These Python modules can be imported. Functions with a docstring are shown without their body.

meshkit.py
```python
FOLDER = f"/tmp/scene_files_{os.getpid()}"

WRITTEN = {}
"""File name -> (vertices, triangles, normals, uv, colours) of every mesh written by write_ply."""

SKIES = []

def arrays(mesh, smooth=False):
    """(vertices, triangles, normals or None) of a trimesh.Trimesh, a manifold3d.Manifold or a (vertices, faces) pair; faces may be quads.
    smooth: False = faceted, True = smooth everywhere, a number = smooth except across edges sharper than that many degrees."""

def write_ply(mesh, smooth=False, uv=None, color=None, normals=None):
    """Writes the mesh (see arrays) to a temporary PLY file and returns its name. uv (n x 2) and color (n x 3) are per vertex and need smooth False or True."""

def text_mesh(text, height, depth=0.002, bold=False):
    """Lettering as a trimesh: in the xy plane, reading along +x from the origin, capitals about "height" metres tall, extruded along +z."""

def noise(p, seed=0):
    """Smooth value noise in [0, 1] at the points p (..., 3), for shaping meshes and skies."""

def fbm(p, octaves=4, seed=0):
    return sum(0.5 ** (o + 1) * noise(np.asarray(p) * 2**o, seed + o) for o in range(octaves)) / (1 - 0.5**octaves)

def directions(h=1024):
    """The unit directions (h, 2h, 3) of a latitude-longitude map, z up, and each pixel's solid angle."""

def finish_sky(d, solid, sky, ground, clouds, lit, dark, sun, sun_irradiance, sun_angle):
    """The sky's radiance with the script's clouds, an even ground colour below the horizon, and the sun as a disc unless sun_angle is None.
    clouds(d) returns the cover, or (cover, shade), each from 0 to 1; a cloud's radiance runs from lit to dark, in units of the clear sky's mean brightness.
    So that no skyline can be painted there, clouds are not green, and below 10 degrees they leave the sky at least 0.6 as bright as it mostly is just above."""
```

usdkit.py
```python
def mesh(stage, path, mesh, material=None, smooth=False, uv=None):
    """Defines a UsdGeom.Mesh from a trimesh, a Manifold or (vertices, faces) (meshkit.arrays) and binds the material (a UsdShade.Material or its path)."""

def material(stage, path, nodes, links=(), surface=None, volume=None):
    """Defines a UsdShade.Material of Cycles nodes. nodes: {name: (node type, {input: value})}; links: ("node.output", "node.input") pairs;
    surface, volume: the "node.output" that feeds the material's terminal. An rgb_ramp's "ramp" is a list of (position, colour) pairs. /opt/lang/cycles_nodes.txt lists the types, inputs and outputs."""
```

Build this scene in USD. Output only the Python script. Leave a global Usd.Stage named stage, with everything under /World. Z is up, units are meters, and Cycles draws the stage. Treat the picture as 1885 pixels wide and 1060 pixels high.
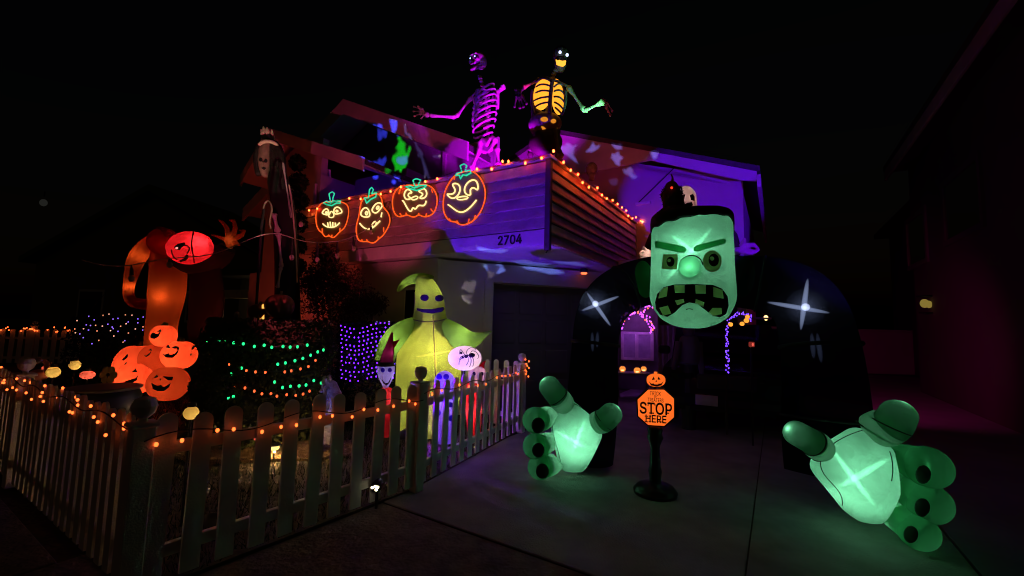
import math, random, numpy as np, trimesh, usdkit, meshkit
import manifold3d as m3
from shapely.geometry import Polygon, LineString, Point, box as sbox
from shapely.ops import unary_union
from pxr import Usd, UsdGeom, UsdLux, UsdShade, Gf, Sdf, Vt

stage = Usd.Stage.CreateInMemory()
UsdGeom.SetStageUpAxis(stage, UsdGeom.Tokens.z); UsdGeom.SetStageMetersPerUnit(stage, 1.0)
UsdGeom.Xform.Define(stage, '/World'); UsdGeom.Scope.Define(stage, '/World/Looks')
rnd = random.Random(7); V = lambda *a: np.array(a, float)
pi = math.pi

# ------------------------------------------------------------------ camera
FPX, PITCH, ROLL, EYE = 780.0, math.radians(5), math.radians(1.5), 1.5
CF = V(0, math.cos(PITCH), math.sin(PITCH)); _u = V(0, -math.sin(PITCH), math.cos(PITCH)); _r = V(1, 0, 0)
CR = _r * math.cos(ROLL) + _u * math.sin(ROLL); CU = -_r * math.sin(ROLL) + _u * math.cos(ROLL); CC = V(0, 0, EYE)
cam = UsdGeom.Camera.Define(stage, '/World/camera')
cam.CreateHorizontalApertureAttr(36.0); cam.CreateVerticalApertureAttr(36.0 * 576 / 1024); cam.CreateFocalLengthAttr(36.0 * FPX / 1885)
cam.CreateClippingRangeAttr(Gf.Vec2f(0.05, 500)); cam.CreateExposureAttr(0.0)
cam.AddTransformOp().Set(Gf.Matrix4d(*CR, 0, *CU, 0, *(-CF), 0, *CC, 1))

# ------------------------------------------------------------------ night sky and the faint light of the street
SKY, STREET = 0.005, 0.0030
dome = UsdLux.DomeLight.Define(stage, '/World/sky')
skm = usdkit.material(stage, '/World/Looks/night_sky', {
    's': ('sky_texture', {'sky_type': 'single_scattering', 'sun_disc': False, 'sun_elevation': -0.03, 'sun_rotation': 3.6}),
    'b': ('background_shader', {'strength': SKY})}, [('s.color', 'b.color')], surface='b.background')
UsdShade.MaterialBindingAPI.Apply(dome.GetPrim()).Bind(skm)
sun = UsdLux.DistantLight.Define(stage, '/World/street_glow')
sun.CreateNormalizeAttr(True); sun.CreateIntensityAttr(STREET); sun.CreateAngleAttr(25.0); sun.CreateColorAttr(Gf.Vec3f(1, .58, .27))
sun.AddRotateXYZOp().Set(Gf.Vec3f(52, 0, -20))

# ------------------------------------------------------------------ helpers: pixels of a survey photograph to points of the place
def ray(u, v): return CF + CR * ((u - 942.5) / FPX) - CU * ((v - 530) / FPX)
def at(u, v, Y): d = ray(u, v); return CC + d * (Y / d[1])
def gnd(u, v, z=0): d = ray(u, v); return CC + d * ((z - EYE) / d[2])
def onplane(u, v, p, n): d = ray(u, v); return CC + d * (((p - CC) @ n) / (d @ n))

class Fr:
    def __init__(s, o, deg=0):
        a = math.radians(deg); s.o = np.array(o, float); s.x = V(math.cos(a), math.sin(a), 0); s.y = V(-math.sin(a), math.cos(a), 0); s.z = V(0, 0, 1)
    def p(s, x, y, z=0): return s.o + s.x * x + s.y * y + s.z * z
    def __call__(s, m):
        m = m.copy(); v = np.array(m.vertices); m.vertices = s.o + v[:, :1] * s.x + v[:, 1:2] * s.y + v[:, 2:] * s.z; return m
    def loc(s, P): q = np.asarray(P, float) - s.o; return V(q @ s.x, q @ s.y, q[2])
    def py(s, u, v, y): return onplane(u, v, s.o + s.y * y, s.y)       # point on the plane local y = const
    def px(s, u, v, x): return onplane(u, v, s.o + s.x * x, s.x)
    def ly(s, u, v, y): q = s.loc(s.py(u, v, y)); return q[0], q[2]

# ------------------------------------------------------------------ helpers: shapes (trimesh, world or frame coordinates)
def cat(*ms): return trimesh.util.concatenate([m for k in ms for m in (k if isinstance(k, (list, tuple)) else [k])])
def bx(x0, x1, y0, y1, z0, z1, b=0.0):
    if b <= 0:
        return trimesh.creation.box(bounds=[[x0, y0, z0], [x1, y1, z1]])
    P = []
    for sx in (0, 1):
        for sy in (0, 1):
            for sz in (0, 1):
                c = V((x0, x1)[sx], (y0, y1)[sy], (z0, z1)[sz]); s = V(1 - 2 * sx, 1 - 2 * sy, 1 - 2 * sz) * b
                for k in range(3):
                    q = c + s; q[k] = c[k]; P.append(q)
    return trimesh.convex.convex_hull(np.array(P))
def ell(c, r, sub=3):
    m = trimesh.creation.icosphere(subdivisions=sub); m.vertices = np.array(m.vertices) * np.asarray(r, float) + np.asarray(c, float); return m
def tube(pts, rad, seg=8, closed=False, cap=True):
    pts = np.array(pts, float); n = len(pts); rad = np.full(n, rad) if np.ndim(rad) == 0 else np.array(rad, float)
    T = np.gradient(pts, axis=0) if not closed else (np.roll(pts, -1, 0) - np.roll(pts, 1, 0))
    T /= np.linalg.norm(T, axis=1, keepdims=True) + 1e-12
    a = V(0, 0, 1) if abs(T[0][2]) < .9 else V(1, 0, 0); N = np.cross(T[0], a); N /= np.linalg.norm(N); R = []
    for i in range(n):
        N = N - T[i] * (N @ T[i]); N /= np.linalg.norm(N) + 1e-12; B = np.cross(T[i], N)
        th = np.linspace(0, 2 * pi, seg, endpoint=False)
        R.append(pts[i] + rad[i] * (np.cos(th)[:, None] * N + np.sin(th)[:, None] * B))
    v = np.vstack(R); f = []
    for i in range(n if closed else n - 1):
        j = (i + 1) % n
        for k in range(seg):
            l = (k + 1) % seg; f += [[i * seg + k, i * seg + l, j * seg + l], [i * seg + k, j * seg + l, j * seg + k]]
    if cap and not closed:
        v = np.vstack([v, pts[0], pts[-1]]); a, b = len(v) - 2, len(v) - 1
        for k in range(seg):
            l = (k + 1) % seg; f += [[a, l, k], [b, (n - 1) * seg + k, (n - 1) * seg + l]]
    return trimesh.Trimesh(v, f, process=False)
def smoothline(pts, n=40, closed=False):
    from scipy.interpolate import splprep, splev
    pts = np.array(pts, float)
    if closed: pts = np.vstack([pts, pts[:1]])
    k = min(3, len(pts) - 1)
    tck, _ = splprep(pts.T, s=0, k=k, per=closed)
    q = np.array(splev(np.linspace(0, 1, n + (1 if closed else 0)), tck)).T
    return q[:-1] if closed else q
def lathe(prof, seg=24, sx=1, sy=1):
    th = np.linspace(0, 2 * pi, seg, endpoint=False); v, f, n = [], [], len(prof)
    for r, z in prof: v += [[r * sx * math.cos(t), r * sy * math.sin(t), z] for t in th]
    for i in range(n - 1):
        for k in range(seg):
            l = (k + 1) % seg; f += [[i * seg + k, i * seg + l, (i + 1) * seg + l], [i * seg + k, (i + 1) * seg + l, (i + 1) * seg + k]]
    v += [[0, 0, prof[0][1]], [0, 0, prof[-1][1]]]; a = len(v) - 2
    for k in range(seg):
        l = (k + 1) % seg; f += [[a, l, k], [a + 1, (n - 1) * seg + k, (n - 1) * seg + l]]
    return trimesh.Trimesh(np.array(v), f, process=False)
def loft(secs, seg=40, e=2.0):
    """closed skin through horizontal superellipse sections (cx, cy, z, a, b, e)"""
    th = np.linspace(0, 2 * pi, seg, endpoint=False); v, f = [], []
    for s in secs:
        cx, cy, z, a, b = s[:5]; ee = s[5] if len(s) > 5 else e
        c, q = np.cos(th), np.sin(th)
        v += list(np.stack([cx + a * np.sign(c) * abs(c) ** (2 / ee), cy + b * np.sign(q) * abs(q) ** (2 / ee), np.full(seg, z)], 1))
    n = len(secs)
    for i in range(n - 1):
        for k in range(seg):
            l = (k + 1) % seg; f += [[i * seg + k, i * seg + l, (i + 1) * seg + l], [i * seg + k, (i + 1) * seg + l, (i + 1) * seg + k]]
    v += [[secs[0][0], secs[0][1], secs[0][2]], [secs[-1][0], secs[-1][1], secs[-1][2]]]; a = len(v) - 2
    for k in range(seg):
        l = (k + 1) % seg; f += [[a, l, k], [a + 1, (n - 1) * seg + k, (n - 1) * seg + l]]
    return trimesh.Trimesh(np.array(v, float), f, process=False)
def resec(secs, n):
    """resample section rows along z smoothly"""
    from scipy.interpolate import PchipInterpolator
    s = np.array(secs, float); t = np.linspace(0, 1, len(s)); q = np.linspace(0, 1, n)
    return [list(r) for r in np.stack([PchipInterpolator(t, s[:, k])(q) for k in range(s.shape[1])], 1)]
def hull(balls, sub=2):
    P = [np.array(trimesh.creation.icosphere(subdivisions=sub).vertices) * r + np.asarray(c, float) for c, r in balls]
    return trimesh.convex.convex_hull(np.vstack(P))
def skinhull(balls, step=.05, it=10):
    S = [m3.Manifold.sphere(float(r), 28).translate([float(x) for x in c]) for c, r in balls]
    me = m3.Manifold.batch_hull(S).refine_to_length(step).to_mesh(); t = trimesh.Trimesh(me.vert_properties[:, :3], me.tri_verts, process=True)
    trimesh.smoothing.filter_taubin(t, iterations=it); return t
def blend(chains, step=.04, it=12):
    """one continuous skin round chains of balls: hull of each neighbouring pair, united and smoothed"""
    tot = m3.Manifold()
    for ch in chains:
        for (a, ra), (b, rb) in zip(ch[:-1], ch[1:]):
            S = []
            for c, r in ((a, ra), (b, rb)): S.append(m3.Manifold.sphere(float(r), 20).translate([float(x) for x in c]))
            tot = tot + m3.Manifold.batch_hull(S)
    me = tot.refine_to_length(step).to_mesh(); t = trimesh.Trimesh(me.vert_properties[:, :3], me.tri_verts, process=True)
    trimesh.smoothing.filter_taubin(t, iterations=it); return t
def plate(poly, th):
    """shapely polygon in (x, z) as a slab whose front is y = 0 and back y = th"""
    out = []
    for g in getattr(poly, 'geoms', [poly]):
        if g.area < 1e-9: continue
        m = trimesh.creation.extrude_polygon(g, th, engine='earcut'); v = np.array(m.vertices)
        m.vertices = np.stack([v[:, 0], v[:, 2], v[:, 1]], 1); m.faces = np.array(m.faces)[:, ::-1]; out.append(m)
    return cat(out)
def cast(mesh, O, D):
    """first hit of rays on a mesh: distance (inf if none) and normal"""
    T = np.array(mesh.triangles); e1, e2 = T[:, 1] - T[:, 0], T[:, 2] - T[:, 0]; N = np.cross(e1, e2); N /= np.linalg.norm(N, axis=1, keepdims=True) + 1e-15
    best, nn = np.full(len(D), np.inf), np.zeros((len(D), 3))
    for i, d in enumerate(D):
        h = np.cross(d, e2); a = (e1 * h).sum(1); a = np.where(abs(a) < 1e-12, 1e-12, a); s = O - T[:, 0]
        u = (s * h).sum(1) / a; q = np.cross(s, e1); w = (q @ d) / a; t = (e2 * q).sum(1) / a
        ok = (u >= -1e-6) & (w >= -1e-6) & (u + w <= 1 + 1e-6) & (t > 1e-4)
        if ok.any():
            j = np.where(ok)[0][np.argmin(t[ok])]; best[i] = t[j]; nn[i] = N[j] * (-1 if N[j] @ d > 0 else 1)
    return best, nn
def decal(mesh, pts, th=.006, size=6.0, lift=.004):
    """a patch of cloth sewn on a skin: outline surveyed from the eye point, laid on the skin with real thickness"""
    poly = pts if hasattr(pts, 'area') else Polygon(pts)
    if not poly.is_valid: poly = poly.buffer(0)
    vs, fs = trimesh.creation.triangulate_polygon(poly, engine='earcut')
    v3 = np.column_stack([vs, np.zeros(len(vs))]); v3, fs = trimesh.remesh.subdivide_to_size(v3, fs, size)
    t0 = trimesh.Trimesh(v3, fs, process=True); v3, fs = np.array(t0.vertices), np.array(t0.faces)
    D = np.array([ray(a, b) for a, b, _ in v3]); t, n = cast(mesh, CC, D); bad = ~np.isfinite(t)
    if bad.any():
        g = np.where(~bad)[0]
        for i in np.where(bad)[0]:
            j = g[np.argmin(((v3[g] - v3[i]) ** 2).sum(1))]; t[i] = t[j]; n[i] = n[j]
    P = CC + D * t[:, None]; A, B = P + n * (lift + th), P + n * lift
    m = len(A); e = trimesh.Trimesh(A, fs, process=False); ed = e.edges[trimesh.grouping.group_rows(e.edges_sorted, require_count=1)]
    F = list(fs) + [[a + m, c + m, b + m] for a, b, c in fs]
    for a, b in ed: F += [[b, a, a + m], [b, a + m, b + m]]
    return trimesh.Trimesh(np.vstack([A, B]), F, process=False)
def seam(mesh, pts, r=.008, n=30, closed=False, lift=.002):
    q = smoothline(pts, n, closed); D = np.array([ray(a, b) for a, b in q]); t, nn = cast(mesh, CC, D); k = np.isfinite(t)
    return tube((CC + D * t[:, None] + nn * lift)[k], r, 5)
def rot_to(m, axis_from, axis_to):
    m = m.copy(); m.apply_transform(trimesh.geometry.align_vectors(axis_from, axis_to)); return m

# ------------------------------------------------------------------ helpers: materials
_mats = {}
def mat(name, nodes, links=(), **k):
    if name not in _mats: _mats[name] = usdkit.material(stage, '/World/Looks/' + name, nodes, links, **k)
    return _mats[name]
def paint(name, col, rough=.6, var=.25, scale=6.0, bump=.0, bscale=60., metal=0., spec=.4):
    c = np.array(col, float)
    n = {'tc': ('geometry', {}), 'n': ('noise_texture', {'scale': scale, 'detail': 6.0, 'roughness': .6}),
         'r': ('rgb_ramp', {'ramp': [(.25, tuple(c * (1 - var))), (.75, tuple(np.minimum(c * (1 + var), .95)))]}),
         'p': ('principled_bsdf', {'roughness': rough, 'metallic': metal, 'specular_ior_level': spec})}
    l = [('tc.position', 'n.vector'), ('n.fac', 'r.fac'), ('r.color', 'p.base_color')]
    if bump:
        n['m'] = ('noise_texture', {'scale': bscale, 'detail': 4.0}); n['b'] = ('bump', {'strength': bump, 'distance': .02})
        l += [('tc.position', 'm.vector'), ('m.fac', 'b.height'), ('b.normal', 'p.normal')]
    return mat(name, n, l, surface='p.BSDF')
def emit(name, col, s=1.0): return mat(name, {'e': ('emission', {'color': tuple(col), 'strength': float(s)})}, surface='e.emission')
def fabric(name, col, tcol=None, clear=.15, tr=.65, wr=.35):
    """thin nylon lit from inside: reflects, lets light through diffusely, and a little straight through the weave"""
    tcol = tcol or col
    n = {'g': ('geometry', {}), 'n': ('noise_texture', {'scale': 5.0, 'detail': 3.0, 'distortion': .6}), 'b': ('bump', {'strength': wr, 'distance': .05}),
         'w': ('noise_texture', {'scale': 2.3, 'detail': 2.0}), 'wr': ('rgb_ramp', {'ramp': [(.3, tuple(np.array(tcol) * .82)), (.7, tuple(np.array(tcol)))]}),
         'd': ('diffuse_bsdf', {'color': tuple(col)}), 't': ('translucent_bsdf', {}), 'm': ('mix_closure', {'fac': tr}),
         'c': ('transparent_bsdf', {'color': tuple(np.array(tcol) / max(tcol))}), 'x': ('mix_closure', {'fac': clear})}
    l = [('g.position', 'n.vector'), ('n.fac', 'b.height'), ('b.normal', 'd.normal'), ('b.normal', 't.normal'), ('g.position', 'w.vector'), ('w.fac', 'wr.fac'), ('wr.color', 't.color'),
         ('d.BSDF', 'm.closure1'), ('t.BSDF', 'm.closure2'), ('m.closure', 'x.closure1'), ('c.BSDF', 'x.closure2')]
    return mat(name, n, l, surface='x.closure')
def glowgas(name, col, s):  # glowing volume for imitated light streaks and halos in the cloth
    return mat(name, {'v': ('principled_volume', {'density': 0.0, 'emission_strength': float(s), 'emission_color': tuple(col)})}, volume='v.volume')
def leafmat(name, col, tr=.3):
    n = {'o': ('geometry', {}), 'r': ('rgb_ramp', {'ramp': [(0, tuple(np.array(col) * .5)), (1, tuple(np.array(col) * 1.4))]}),
         'd': ('diffuse_bsdf', {}), 't': ('translucent_bsdf', {}), 'm': ('mix_closure', {'fac': tr})}
    return mat(name, n, [('o.random_per_island', 'r.fac'), ('r.color', 'd.color'), ('r.color', 't.color'), ('d.BSDF', 'm.closure1'), ('t.BSDF', 'm.closure2')], surface='m.closure')

# ------------------------------------------------------------------ helpers: things and parts
_names, _base = {}, {}
def numbered(parent, name):
    k = (parent, name); _names[k] = _names.get(k, -1) + 1
    return f'{parent}/{name}' + (f'_{_names[k]:03d}' if _names[k] else '')
def tag(path, label=None, category=None, group=None, kind=None):
    pr = stage.GetPrimAtPath(path)
    for k, v in (('label', label), ('category', category), ('group', group), ('kind', kind)):
        if v: pr.SetCustomDataByKey(k, v)
    return path
def thing(name, label, category, loc=(0, 0, 0), group=None):
    p = numbered('/World', name); x = UsdGeom.Xform.Define(stage, p); x.AddTranslateOp().Set(Gf.Vec3d(*map(float, loc)))
    _base[p] = np.array(loc, float); return tag(p, label, category, group)
def obj(name, m, material, parent=None, smooth=False, label=None):
    par = parent or '/World'; p = numbered(par, name); top = '/'.join(par.split('/')[:3])
    m = m.copy(); b = _base.get(top, V(0, 0, 0)); m.vertices = np.array(m.vertices) - b
    usdkit.mesh(stage, p, m, material, smooth)
    if label: tag(p, label)
    return p
def struct(name, m, material, smooth=False): return tag(obj(name, m, material, None, smooth), kind='structure')
def one(name, label, category, m, material, smooth=False, group=None): return tag(obj(name, m, material, None, smooth), label, category, group)
def lamp(parent, pos, col, power, r=.03, aim=None, cone=None, soft=.3, name='lamp'):
    p = numbered(parent, name); top = '/'.join(parent.split('/')[:3]); L = UsdLux.SphereLight.Define(stage, p)
    L.CreateRadiusAttr(r); L.CreateNormalizeAttr(True); L.CreateIntensityAttr(float(power)); L.CreateColorAttr(Gf.Vec3f(*map(float, col)))
    pos = np.array(pos, float); b = _base.get(top, V(0, 0, 0))
    if aim is not None:
        z = pos - np.array(aim, float); z /= np.linalg.norm(z); x = np.cross(V(0, 0, 1), z); x /= np.linalg.norm(x); y = np.cross(z, x)
        L.AddTransformOp().Set(Gf.Matrix4d(*x, 0, *y, 0, *z, 0, *(pos - b), 1))
        s = UsdLux.ShapingAPI.Apply(L.GetPrim()); s.CreateShapingConeAngleAttr(float(cone)); s.CreateShapingConeSoftnessAttr(float(soft))
    else: L.AddTranslateOp().Set(Gf.Vec3d(*map(float, pos - b)))
    return p
# ------------------------------------------------------------------ materials of the place
WHITE = paint('white_picket_paint', (.62, .6, .55), .55, .12, 9, .25, 90)
CONC = paint('driveway_concrete', (.25, .235, .22), .85, .38, 1.9, .6, 70)
WALK = paint('sidewalk_concrete', (.16, .13, .11), .95, .5, 7, 1.0, 35)
SOIL = paint('garden_soil', (.06, .045, .03), .95, .5, 5, 1.0, 25)
STRAW = paint('straw_mulch', (.3, .19, .1), .95, .5, 30, 1.0, 45)
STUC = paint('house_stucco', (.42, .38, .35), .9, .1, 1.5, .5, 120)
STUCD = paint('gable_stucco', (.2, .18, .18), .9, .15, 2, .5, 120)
TRIM = paint('eave_trim', (.5, .46, .44), .7, .15, 3, .25, 40)
BOARD = paint('balcony_boards', (.34, .3, .27), .7, .25, 4, .4, 30)
LITBOARD = paint('cedar_boards', (.5, .33, .22), .65, .25, 5, .4, 30)  # side boards coloured lighter and warmer to imitate the bulb light
ROOF = paint('roof_shingles', (.07, .06, .06), .9, .3, 12, .6, 40)
DOORM = paint('garage_door_paint', (.12, .1, .12), .5, .1, 3)
DARK = paint('black_plastic', (.015, .015, .016), .45, .2, 8)
METAL = paint('black_iron', (.03, .03, .03), .4, .2, 8, 0, 60, .5)
CORD = paint('dark_green_cord', (.02, .025, .02), .6)
CORDL = paint('pale_cord', (.35, .32, .25), .6)
NEIGH = paint('neighbour_stucco', (.11, .09, .08), .9, .15, 1, .4, 90)
GLASSD = mat('dark_window_glass', {'g': ('glossy_bsdf', {'color': (.6, .6, .6), 'roughness': .05}), 'd': ('diffuse_bsdf', {'color': (.01, .01, .012)}), 'f': ('fresnel', {'IOR': 1.5}), 'm': ('mix_closure', {})},
             [('f.fac', 'm.fac'), ('d.BSDF', 'm.closure1'), ('g.BSDF', 'm.closure2')], surface='m.closure')
OB = emit('orange_bulb_glow', (1, .115, .02), 3.4)
OBN = emit('orange_bulb_glow_bright', (1, .038, .008), 26.0)
def balls(name, pts, r, m, parent, sub=1):
    for q in pts: obj(name, ell(q, (r, r, r * 1.15), sub), m, parent, True)

# ------------------------------------------------------------------ ground
H = Fr(V(.47, 5.56, 0), -32)                     # house frame: x to the right along the street front, y into the lot
struct('ground', bx(-120, 120, -40, 160, -.3, -.03), SOIL)
def slab(x0, x1, y0, y1, z=0.0, t=.12): return H(bx(x0, x1, y0, y1, z - t, z, .006))
struct('driveway_base', H(bx(-.54, 3.6, -2.36, 12, -.2, -.012)), SOIL)
dv = [slab(a, b, c, d, 0, .011) for (a, b) in ((-.55, 2.342), (2.352, 3.6)) for (c, d) in ((-2.375, 2.4), (2.41, 6.0), (6.01, 12))]
for k, m in enumerate(dv): tag(obj('driveway', m, CONC), kind='structure')
for k in range(4): tag(obj('sidewalk', slab(-9.6 + k * 2.1, -7.51 + k * 2.1, -5.6, -4.1, -.005, .1), WALK), kind='structure')
tag(obj('sidewalk', slab(-1.19, 5.2, -5.6, -2.383, -.008, .1), WALK), kind='structure')
struct('road', H(bx(-40, 40, -14, -5.62, -.16, -.12)), paint('asphalt', (.05, .05, .05), .9, .3, 8, .6, 60))
struct('neighbour_driveway', H(bx(3.62, 7.3, -4.7, 16, -.1, -.004)), paint('neighbour_concrete', (.25, .23, .23), .85, .2, 1.5, .4, 60))
# lawn inside the fence: soil sheet with short blades
FA, FB, FC = V(-1.965, 2.345, 0), V(-.80, 3.93, 0), V(.19, 6.12, 0)      # corner post, middle post, end post
FL = V(-6.6, 5.22, 0)
def blades(poly, n, h, seed, z=0.02):
    r = np.random.default_rng(seed); x0, y0, x1, y1 = poly.bounds; P = []
    while len(P) < n:
        q = V(r.uniform(x0, x1), r.uniform(y0, y1))
        if poly.contains(Point(q)): P.append(q)
    P = np.array(P); a = r.uniform(0, 2 * pi, n); hh = h * r.uniform(.5, 1.2, n); lx, ly = r.normal(0, .02, n), r.normal(0, .02, n)
    w = .004; b0 = np.column_stack([P[:, 0] - w * np.cos(a), P[:, 1] - w * np.sin(a), np.full(n, z)]); b1 = np.column_stack([P[:, 0] + w * np.cos(a), P[:, 1] + w * np.sin(a), np.full(n, z)])
    t = np.column_stack([P[:, 0] + lx, P[:, 1] + ly, z + hh]); v = np.empty((3 * n, 3)); v[0::3], v[1::3], v[2::3] = b0, b1, t
    return trimesh.Trimesh(v, np.arange(3 * n).reshape(-1, 3), process=False)
yard = Polygon([FA[:2] + (0, .05), FB[:2] + (-.06, 0), FC[:2] + (-.06, 0), H.p(-2.2, .3)[:2], H.p(-8, .5)[:2], FL[:2] + (.05, .1)])
m = trimesh.creation.extrude_polygon(yard, .05, engine='earcut'); m.vertices = np.array(m.vertices) - (0, 0, .035); struct('lawn_soil', m, SOIL)
tag(obj('lawn_grass', blades(yard, 26000, .06, 3), leafmat('grass_blades', (.035, .05, .015)), None), 'short dark lawn grass inside the white picket fence', 'grass', kind='stuff')
bed = Polygon([(-1.75, 3.15), (-.98, 4.05), (-1.9, 4.7), (-2.9, 3.9)])
bed = LineString([(-4.0, 5.2), (-3.1, 4.72), (-2.0, 4.95)]).buffer(.3)
m = trimesh.creation.extrude_polygon(bed, .03, engine='earcut'); m.vertices = np.array(m.vertices) + (0, 0, .016); struct('mulch_bed', m, STRAW)
def straws(poly, n, seed):
    r = np.random.default_rng(seed); ms = []; x0, y0, x1, y1 = poly.bounds; k = 0; v, f = [], []
    while k < n:
        q = V(r.uniform(x0, x1), r.uniform(y0, y1))
        if not poly.contains(Point(q)): continue
        a = r.uniform(0, pi); d = V(math.cos(a), math.sin(a), r.normal(0, .25)) * r.uniform(.03, .08); s = V(-math.sin(a), math.cos(a), 0) * .004; c = V(*q, .052 + r.uniform(0, .02)); b = len(v)
        v += [c - d - s, c - d + s, c + d + s, c + d - s, c + V(0, 0, .005)]; f += [[b, b + 1, b + 4], [b + 1, b + 2, b + 4], [b + 2, b + 3, b + 4], [b + 3, b, b + 4]]; k += 1
    return trimesh.Trimesh(np.array(v), f, process=False)
tag(obj('straw', straws(bed, 2600, 5), leafmat('straw_stalks', (.34, .22, .11), .1)), 'loose straw mulch lit orange behind the picket fence', 'straw', kind='stuff')

# ------------------------------------------------------------------ picket fence
def picket(w, h, t=.018):
    g = unary_union([sbox(-w / 2, .05, w / 2, h - w / 2), Point(0, h - w / 2).buffer(w / 2, 6)]); return plate(g.buffer(-.002), t)
def post(fr, x, h, ball=True):
    m = [bx(x - .05, x + .05, -.03, .07, 0, h - .1, .006), bx(x - .065, x + .065, -.045, .085, h - .1, h - .075, .006)]
    if ball: m.append(lathe([(.02, 0), (.02, .02), (.048, .045), (.06, .085), (.045, .125), (.0, .14)], 14))
    if ball: m[-1].vertices = np.array(m[-1].vertices) + (x, .02, h - .075)
    return fr(cat(m))
def fence(P0, P1, h, sp, w, label, posts, rails=(.2, .76), seed=1, group=None):
    d = P1 - P0; L = np.linalg.norm(d[:2]); fr = Fr(V(P0[0], P0[1], P0[2]), math.degrees(math.atan2(d[1], d[0]))); r = random.Random(seed)
    t = thing('picket_fence', label, 'picket fence', P0, group)
    for z in rails: obj('rail', fr(bx(0, L, .02, .055, z - .035, z + .035, .004)), WHITE, t)
    n = int(L / sp); s = L / n
    for k in range(n):
        x = (k + .5) * s
        m = picket(w, h + r.uniform(-.012, .012)); a = r.uniform(-.02, .02); v = np.array(m.vertices); m.vertices = np.column_stack([v[:, 0] + v[:, 2] * a + x, v[:, 1] + r.uniform(0, .002), v[:, 2]]); obj('picket', fr(m), WHITE, t)
    for px_, ph in posts: obj('post', post(fr, px_ * L, ph), WHITE, t)
    return fr, L
fB1, LB1 = fence(FA, FB, .95, .172, .1, 'nearest white picket fence section, from the corner post to the middle ball post', [(0, 1.0), (1.0, 1.04)], seed=2)
fB2, LB2 = fence(FB, FC, .95, .17, .085, 'white picket fence section with purple lit edges ending at the bulb wrapped end post', [(1.0, 1.04)], seed=3)
fA, LA = fence(FL, FA, .95, .138, .092, 'white picket fence section running away left from the corner post', [(.5, 1.04)], seed=4)
fD, LD = fence(at(-90, 655, 12.0) * V(1, 1, 0), at(150, 648, 12.6) * V(1, 1, 0), 1.02, .2, .12, 'far white picket fence at the left edge under orange bulbs', [(.6, 1.2)], seed=5)
fCf, LC = fence(V(-.72, 6.62, .0), V(.17, 6.2, .0), .98, .16, .085, 'short white picket fence section turning back behind the end post', [], seed=6)

# ------------------------------------------------------------------ the house with the balcony
hs = thing('house', 'two storey house with boarded corner balcony and gabled roofs', 'house', H.p(0, 0, 0))
def hp(name, x0, x1, y0, y1, z0, z1, m, b=0.0, parent=None, label=None): return obj(name, H(bx(x0, x1, y0, y1, z0, z1, b)), m, parent or hs, label=label)
# ground floor
hp('wall', -8.2, -2.2, .3, 5.5, 0, 2.58, STUC)
wf = Fr(H.p(-2.2, .302, 0), -32 + math.degrees(math.atan2(2.2, 1.6))); WL = 3.2      # splayed wall with the garage opening
o0, o1, ot = .98, 3.2, 2.24
obj('wall', wf(bx(0, o0, 0, .25, 0, 2.56)), STUC, hs); obj('wall', wf(bx(o0, o1, 0, .25, ot, 2.56)), STUC, hs)
obj('garage_pillar', wf(bx(o0 - .16, o0 + .004, -.02, .27, 0, 2.3, .008)), STUC, hs)
gd = obj('garage_door', wf(bx(o0 + .002, o1, .27, .30, 0, 2.24)), DOORM, hs)
for i in range(4):
    for j in range(4):
        obj('door_panel', wf(bx(o0 + .06 + j * .55, o0 + .53 + j * .55, .25, .272, .07 + i * .545, .5 + i * .545, .01)), DOORM, gd)
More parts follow.
